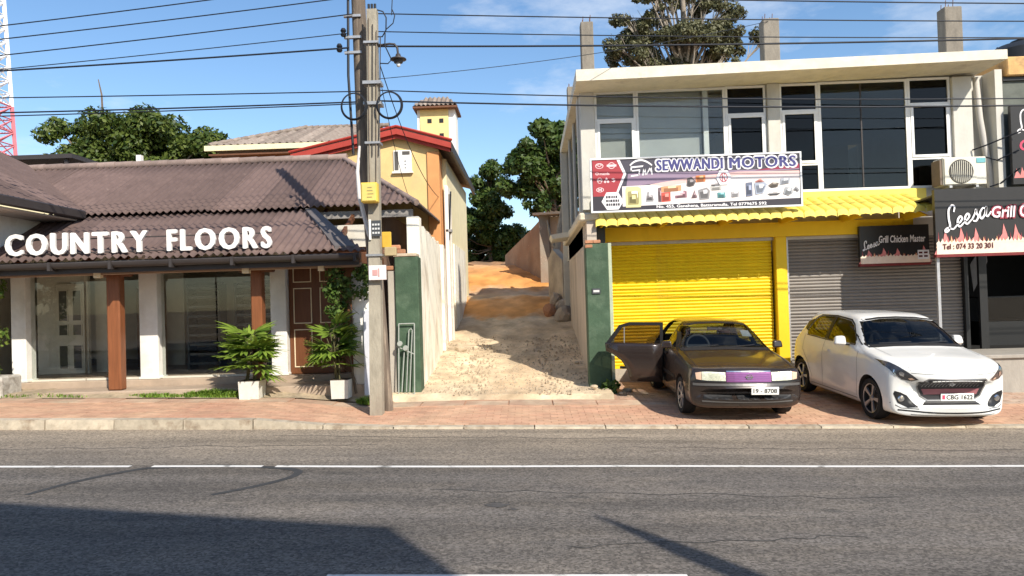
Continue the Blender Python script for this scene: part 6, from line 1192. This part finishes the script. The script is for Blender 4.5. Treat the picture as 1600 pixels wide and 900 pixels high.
dbuild(fr, 'window_frame', m_rub); dbuild(MB().prism(i1, 'x', .018, .022), 'door_glass', glass('door_glass', (.40, .36, .32))); dbuild(MB().box(.01, .03, .66, .675, .95, 1.23), 'window_bar', m_steel)
dbuild(MB().box(-.045, -.02, .78, .94, .79, .83, .008), 'door_handle', m_rub); dbuild(MB().box(-.036, -.02, .0, .74, .50, .545, .006), 'side_moulding', m_rub)

# ---------------------------------------------------------------- white hatchback
loc, rot = base_pose(5.92, 10.52, R(3))
Hh = thing('parked_car', 'white hatchback with dark alloy wheels beside the grey shutter', 'car', loc, rot, 'cars parked on the forecourt')
m_wp = mat('white_paint', (.80, .79, .75), .25, .03, 3, 0, spec=.5, coat=.7)
ST = [(0, .62, .28, .62, .67, .46), (.03, .75, .19, .70, .755, .56), (.08, .815, .16, .78, .845, .61), (.16, .845, .155, .83, .90, .64), (.38, .865, .15, .89, .96, .68), (.75, .872, .15, .94, 1.01, .70), (1.02, .87, .15, .965, 1.05, .695), (1.12, .868, .15, .97, 1.09, .685), (1.42, .865, .15, .98, 1.325, .635), (1.72, .862, .15, .985, 1.475, .60), (2.0, .862, .15, .99, 1.51, .59), (2.7, .866, .15, 1.0, 1.505, .59), (3.25, .872, .16, 1.005, 1.47, .58), (3.52, .865, .19, .99, 1.38, .57), (3.70, .845, .24, .95, 1.14, .57), (3.78, .79, .30, .86, .94, .5), (3.84, .68, .40, .76, .80, .42)]
def haunch(x, y, z):
    k = 1 + .022 * math.exp(-((z - .62) / .16) ** 2) * (math.exp(-((y - .78) / .28) ** 2) + 1.1 * math.exp(-((y - 3.2) / .32) ** 2)) - .016 * math.exp(-((z - .5) / .14) ** 2) * math.exp(-((y - 2.0) / .6) ** 4) if abs(x) > .5 else 1
    return x * k, y, z
car = Car(Hh, loft(ST, 64, 3, .24, .14, 3.84, haunch), m_wp, m_cabin); MM = [m_wp, m_cabin]
inner = [(y, w - .08, .3, zs - .05, zt - .045, wt - .045) for (y, w, zb, zs, zt, wt) in ST if 1.38 < y < 3.3]; inner = [(1.2, .76, .3, .86, .92, .60)] + inner + [(3.5, .74, .35, .9, 1.2, .48)]
im = fixn(loft(inner, 24, 2, 0, 0, 3.84).mesh('c', MM))
for p in im.polygons: p.material_index = 1
car.cuts.append(im)
WS = [(-.72, 1.06), (-.35, 1.08), (0, 1.085), (.35, 1.08), (.72, 1.06), (.60, 1.39), (.3, 1.43), (0, 1.44), (-.3, 1.43), (-.60, 1.39)]
FW = [(1.40, 1.05), (1.45, 1.10), (1.70, 1.32), (1.85, 1.385), (2.36, 1.415), (2.36, 1.04)]; RWn = [(2.46, 1.045), (2.46, 1.415), (2.95, 1.395), (3.10, 1.33), (3.20, 1.12), (3.14, 1.06)]
car.cuts.append(prism_cut(WS, 'y', -.2, 2.4, MM)); car.cuts.append(prism_cut(FW, 'x', -1.2, 1.2, MM)); car.cuts.append(prism_cut(RWn, 'x', -1.2, 1.2, MM)); car.cuts.append(prism_cut([(-.5, 1.08), (.5, 1.08), (.46, 1.32), (-.46, 1.32)], 'y', 2.9, 4.5, MM))
car.finish([(-.755, .80), (.755, .80), (-.755, 3.25), (.755, 3.25)], .345)
car.patch('windscreen', WS, 'f', m_cargl, -.004); car.patch('rear_window', [(-.51, 1.07), (.51, 1.07), (.47, 1.33), (-.47, 1.33)], 'r', m_cargl, -.004)
for ax in '+-':
    car.patch('side_window', FW, ax, m_sidegl, -.004); car.patch('side_window', RWn, ax, m_sidegl, -.004)
    car.patch('centre_pillar_trim', [(2.36, 1.04), (2.46, 1.045), (2.46, 1.415), (2.36, 1.415)], ax, m_rub, .003); car.seam('window_trim', [(1.40, 1.04), (2.36, 1.03), (3.14, 1.05)], ax, m_rub, .016, .003); car.seam('window_trim', [(1.43, 1.10), (1.69, 1.335), (1.85, 1.402), (2.4, 1.43), (2.97, 1.41), (3.12, 1.34), (3.22, 1.12)], ax, m_rub, .022, .003)
    car.patch('pillar_trim', [(3.11, 1.34), (3.42, 1.27), (3.36, 1.15), (3.21, 1.12)], ax, m_rub, .003)
    car.seam('door_line', [(1.22, .28), (1.17, .6), (1.24, .96)], ax, mat('panel_gap', (.10, .10, .095), .6, 0, 5, 0), .007); car.seam('door_line', [(2.41, .26), (2.41, 1.03)], ax, mat('panel_gap', (.10, .10, .095), .6), .007); car.seam('door_line', [(2.80, .34), (2.95, .62), (3.16, .8), (3.20, 1.06)], ax, mat('panel_gap', (.10, .10, .095), .6), .007); car.seam('sill_line', [(1.2, .245), (2.85, .245)], ax, mat('panel_gap', (.10, .10, .095), .6), .01)
    car.patch('door_handle', [(2.18, .84), (2.36, .845), (2.36, .885), (2.18, .88)], ax, m_wp, .022)
    sg = 1 if ax == '+' else -1; o = MB().hexa([(sg * .86, 1.50, 1.02), (sg * 1.05, 1.53, 1.03), (sg * 1.05, 1.63, 1.03), (sg * .88, 1.63, 1.02)], [(sg * .88, 1.52, 1.17), (sg * 1.02, 1.55, 1.16), (sg * 1.02, 1.63, 1.16), (sg * .88, 1.63, 1.17)]).build('door_mirror', m_wp, Hh, local=True, smooth=60); md = o.modifiers.new('s', 'BEVEL'); md.width = .035; md.segments = 3
    MB().tube([(sg * .80, 1.58, 1.03), (sg * .9, 1.58, 1.05)], .025, 6).build('mirror_arm', m_rub, Hh, local=True)
for a, b in (((-.74, 1.05), (-.615, 1.40)), ((.74, 1.05), (.615, 1.40))): car.seam('windscreen_trim', [a, b], 'f', m_rub, .035, .003)
car.seam('windscreen_trim', [(-.615, 1.405), (-.3, 1.442), (0, 1.452), (.3, 1.442), (.615, 1.405)], 'f', m_rub, .022, .003); car.seam('cowl', [(-.73, 1.045), (-.35, 1.066), (0, 1.071), (.35, 1.066), (.73, 1.045)], 'f', m_rub, .035, .004)
m_hl = mat('headlight_dark', (.035, .035, .04), .18, .2, 20, 0, spec=.7, coat=1)
for sg in (-1, 1):
    f = (lambda P: P) if sg > 0 else car.mirror
    h = car.patch('headlight', f([(.51, .675), (.58, .65), (.70, .67), (.79, .745), (.832, .84), (.83, .905), (.78, .89), (.70, .825), (.61, .755)]), 'f', m_hl, .006, .03)
    car.patch('projector', f([(.68, .71), (.72, .72), (.735, .76), (.71, .785), (.675, .76)]), 'f', m_chrome, .011, .03, h); car.patch('indicator', f([(.55, .675), (.60, .668), (.63, .692), (.59, .702)]), 'f', m_amb, .011, .03, h); car.seam('light_guide', f([(.75, .71), (.785, .76), (.775, .80)]), 'f', m_chrome, .01, .011, h)
    b_ = car.patch('fog_recess', f([(.50, .285), (.62, .27), (.74, .33), (.79, .46), (.775, .50), (.70, .48), (.62, .44)]), 'f', m_rub, .004, .03); hh, nn = car.cast((sg * .69, .39), 'f'); fl_ = MB().lathe([(0, .012), (.035, .01), (.045, .0), (.055, -.012)], 20, (0, 0, 0), 'z'); o = fl_.build('fog_lamp', m_chrome, b_, local=True, smooth=40); o.location = hh + nn * .006; o.rotation_euler = nn.to_track_quat('Z', 'Y').to_euler()
    car.seam('hood_line', f([(.60, .80), (.64, .90), (.67, 1.03)]), 'f', mat('panel_gap', (.10, .10, .095), .6), .006)
    car.seam('bumper_line', f([(.50, .262), (.70, .262), (.82, .33)]), 'f', mat('panel_gap', (.10, .10, .095), .6), .012)
car.seam('hood_line', [(-.60, .765), (-.3, .752), (0, .75), (.3, .752), (.60, .765)], 'f', mat('panel_gap', (.10, .10, .095), .6), .007)
GRL = [(-.49, .57), (-.47, .64), (-.40, .69), (0, .70), (.40, .69), (.47, .64), (.49, .57), (.43, .43), (.33, .365), (-.33, .365), (-.43, .43)]
gq = car.patch('grille', GRL, 'f', mat('grille_black', (.03, .028, .03), .4, .1, 5, 0), .004, .04); car.seam('grille_surround', GRL + [GRL[0]], 'f', mat('satin_grey', (.28, .27, .26), .35, 0, 5, 0, metal=.5), .018, .009, gq)
car.patch('grille_insert', [(-.38, .45), (.38, .45), (.42, .53), (-.42, .53)], 'f', mat('rose_insert', (.30, .11, .12), .4, .15, 9, 0), .008, .04, gq)
for k, z in enumerate((.575, .615, .655)):
    w_ = .42 - k * .025
    for i, x in enumerate(np.arange(-w_, w_ - .03, .05)): car.seam('mesh_bar', [(x, z - .016), (x + .022, z + .014)], 'f', mat('mesh_grey', (.26, .25, .24), .4, 0, 5, 0, metal=.5), .008, .009, gq)
hh, nn = car.cast((0, .62), 'f'); q = MB(); yq_ = hh.y - .018
poly(q, [(.05, .645), (.0, .675), (-.05, .645), (-.02, .635), (.045, .60), (.05, .595), (.0, .565), (-.05, .595), (.02, .605), (-.045, .64)], yq_); q.build('emblem', m_chrome, Hh, local=True)
car.patch('lower_intake', [(-.42, .305), (.42, .305), (.36, .355), (-.36, .355)], 'f', m_rub, .004, .04); car.seam('lower_lip', [(-.74, .235), (-.45, .225), (0, .222), (.45, .225), (.74, .235)], 'f', m_rub, .02, .004); car.seam('chin_crease', [(-.6, .185), (0, .178), (.6, .185)], 'f', mat('panel_gap', (.10, .10, .095), .6), .008)
hh, nn = car.cast((0, .40), 'f'); yp = hh.y - .022; pl = MB().box(-.14, .34, yp, yp + .012, .355, .465, .006).build('number_plate', m_plate, Hh, local=True); text('CBG 1622', -.06, .32, .377, .443, yp - .001, .002, .02).build('plate_characters', m_ink, pl, local=True); MB().box(-.12, -.08, yp - .002, yp - .0005, .38, .44).build('plate_crest', mat('print_red2', (.55, .06, .12), .5), pl, local=True)
for x, y in ((-.755, .80), (.755, .80), (-.755, 3.25), (.755, 3.25)): wheel(Hh, x, y, .305, 5, True, .19)
for x in (-.36, .36): seat(Hh, x, 1.95, .42, m_seat)
MB().box(-.62, .62, 2.8, 3.2, .42, .68, .06).build('rear_seat', m_seat, Hh, local=True); MB().hexa([(-.62, 3.1, .66), (.62, 3.1, .66), (.62, 3.24, .66), (-.62, 3.24, .66)], [(-.56, 3.24, 1.1), (.56, 3.24, 1.1), (.56, 3.3, 1.1), (-.56, 3.3, 1.1)]).build('rear_seat_back', m_seat, Hh, local=True)
MB().hexa([(-.72, 1.36, .66), (.72, 1.36, .66), (.72, 1.72, .66), (-.72, 1.72, .66)], [(-.68, 1.3, .97), (.68, 1.3, .97), (.68, 1.62, 1.01), (-.68, 1.62, 1.01)]).build('dashboard', m_cabin, Hh, local=True); steering(Hh, -.36, 1.68, 1.03, m_rub); MB().box(-.12, .12, 1.85, 1.87, 1.30, 1.36, .01).build('mirror', m_rub, Hh, local=True)
car.seam('wiper', [(-.55, 1.08), (-.05, 1.10)], 'f', m_rub, .014, .012); car.seam('wiper', [(.05, 1.08), (.52, 1.10)], 'f', m_rub, .014, .012)

# ============================================================ ACROSS THE STREET, behind the camera: what throws the shadows on the road
bk = thing('opposite_building', 'tall plain building across the street casting shade on the road', 'building', (-6, -9, 0))
hb = 9.0; sh = hb / math.tan(SUN_EL); ox, oy = math.sin(SUN_AZ) * sh, -math.cos(SUN_AZ) * sh
P = [(-1.22 + ox, 6.15 + oy), (-14 + ox, 8.9 + oy), (-16 + ox, -2 + oy), (-2.6 + ox, -3.5 + oy)]
MB().prism(P[::-1], 'z', -.4, hb).build('wall', m_dull, bk)
for k in range(3):
    for i in range(5):
        a = Vector(P[0]).lerp(Vector(P[1]), .08 + i * .18); b = Vector(P[0]).lerp(Vector(P[1]), .18 + i * .18); n = Vector((.2, 1)).normalized() * .04; w = MB().add([(a.x + n.x, a.y + n.y, 1 + k * 2.8), (b.x + n.x, b.y + n.y, 1 + k * 2.8), (b.x + n.x, b.y + n.y, 2.5 + k * 2.8), (a.x + n.x, a.y + n.y, 2.5 + k * 2.8)], [(0, 1, 2, 3)]).build('window', m_dark, bk)
hp_ = 7.0; sh = hp_ / math.tan(SUN_EL); px_, py_ = .51 + math.sin(SUN_AZ) * sh, 6.45 - math.cos(SUN_AZ) * sh
single(MB().tube([(px_, py_, -.3), (px_, py_, hp_ - .9), (px_, py_, hp_)], [.17, .12, .02], 10).build('tapered_post', m_conc), 'tall tapered post across the street behind the viewer', 'post')
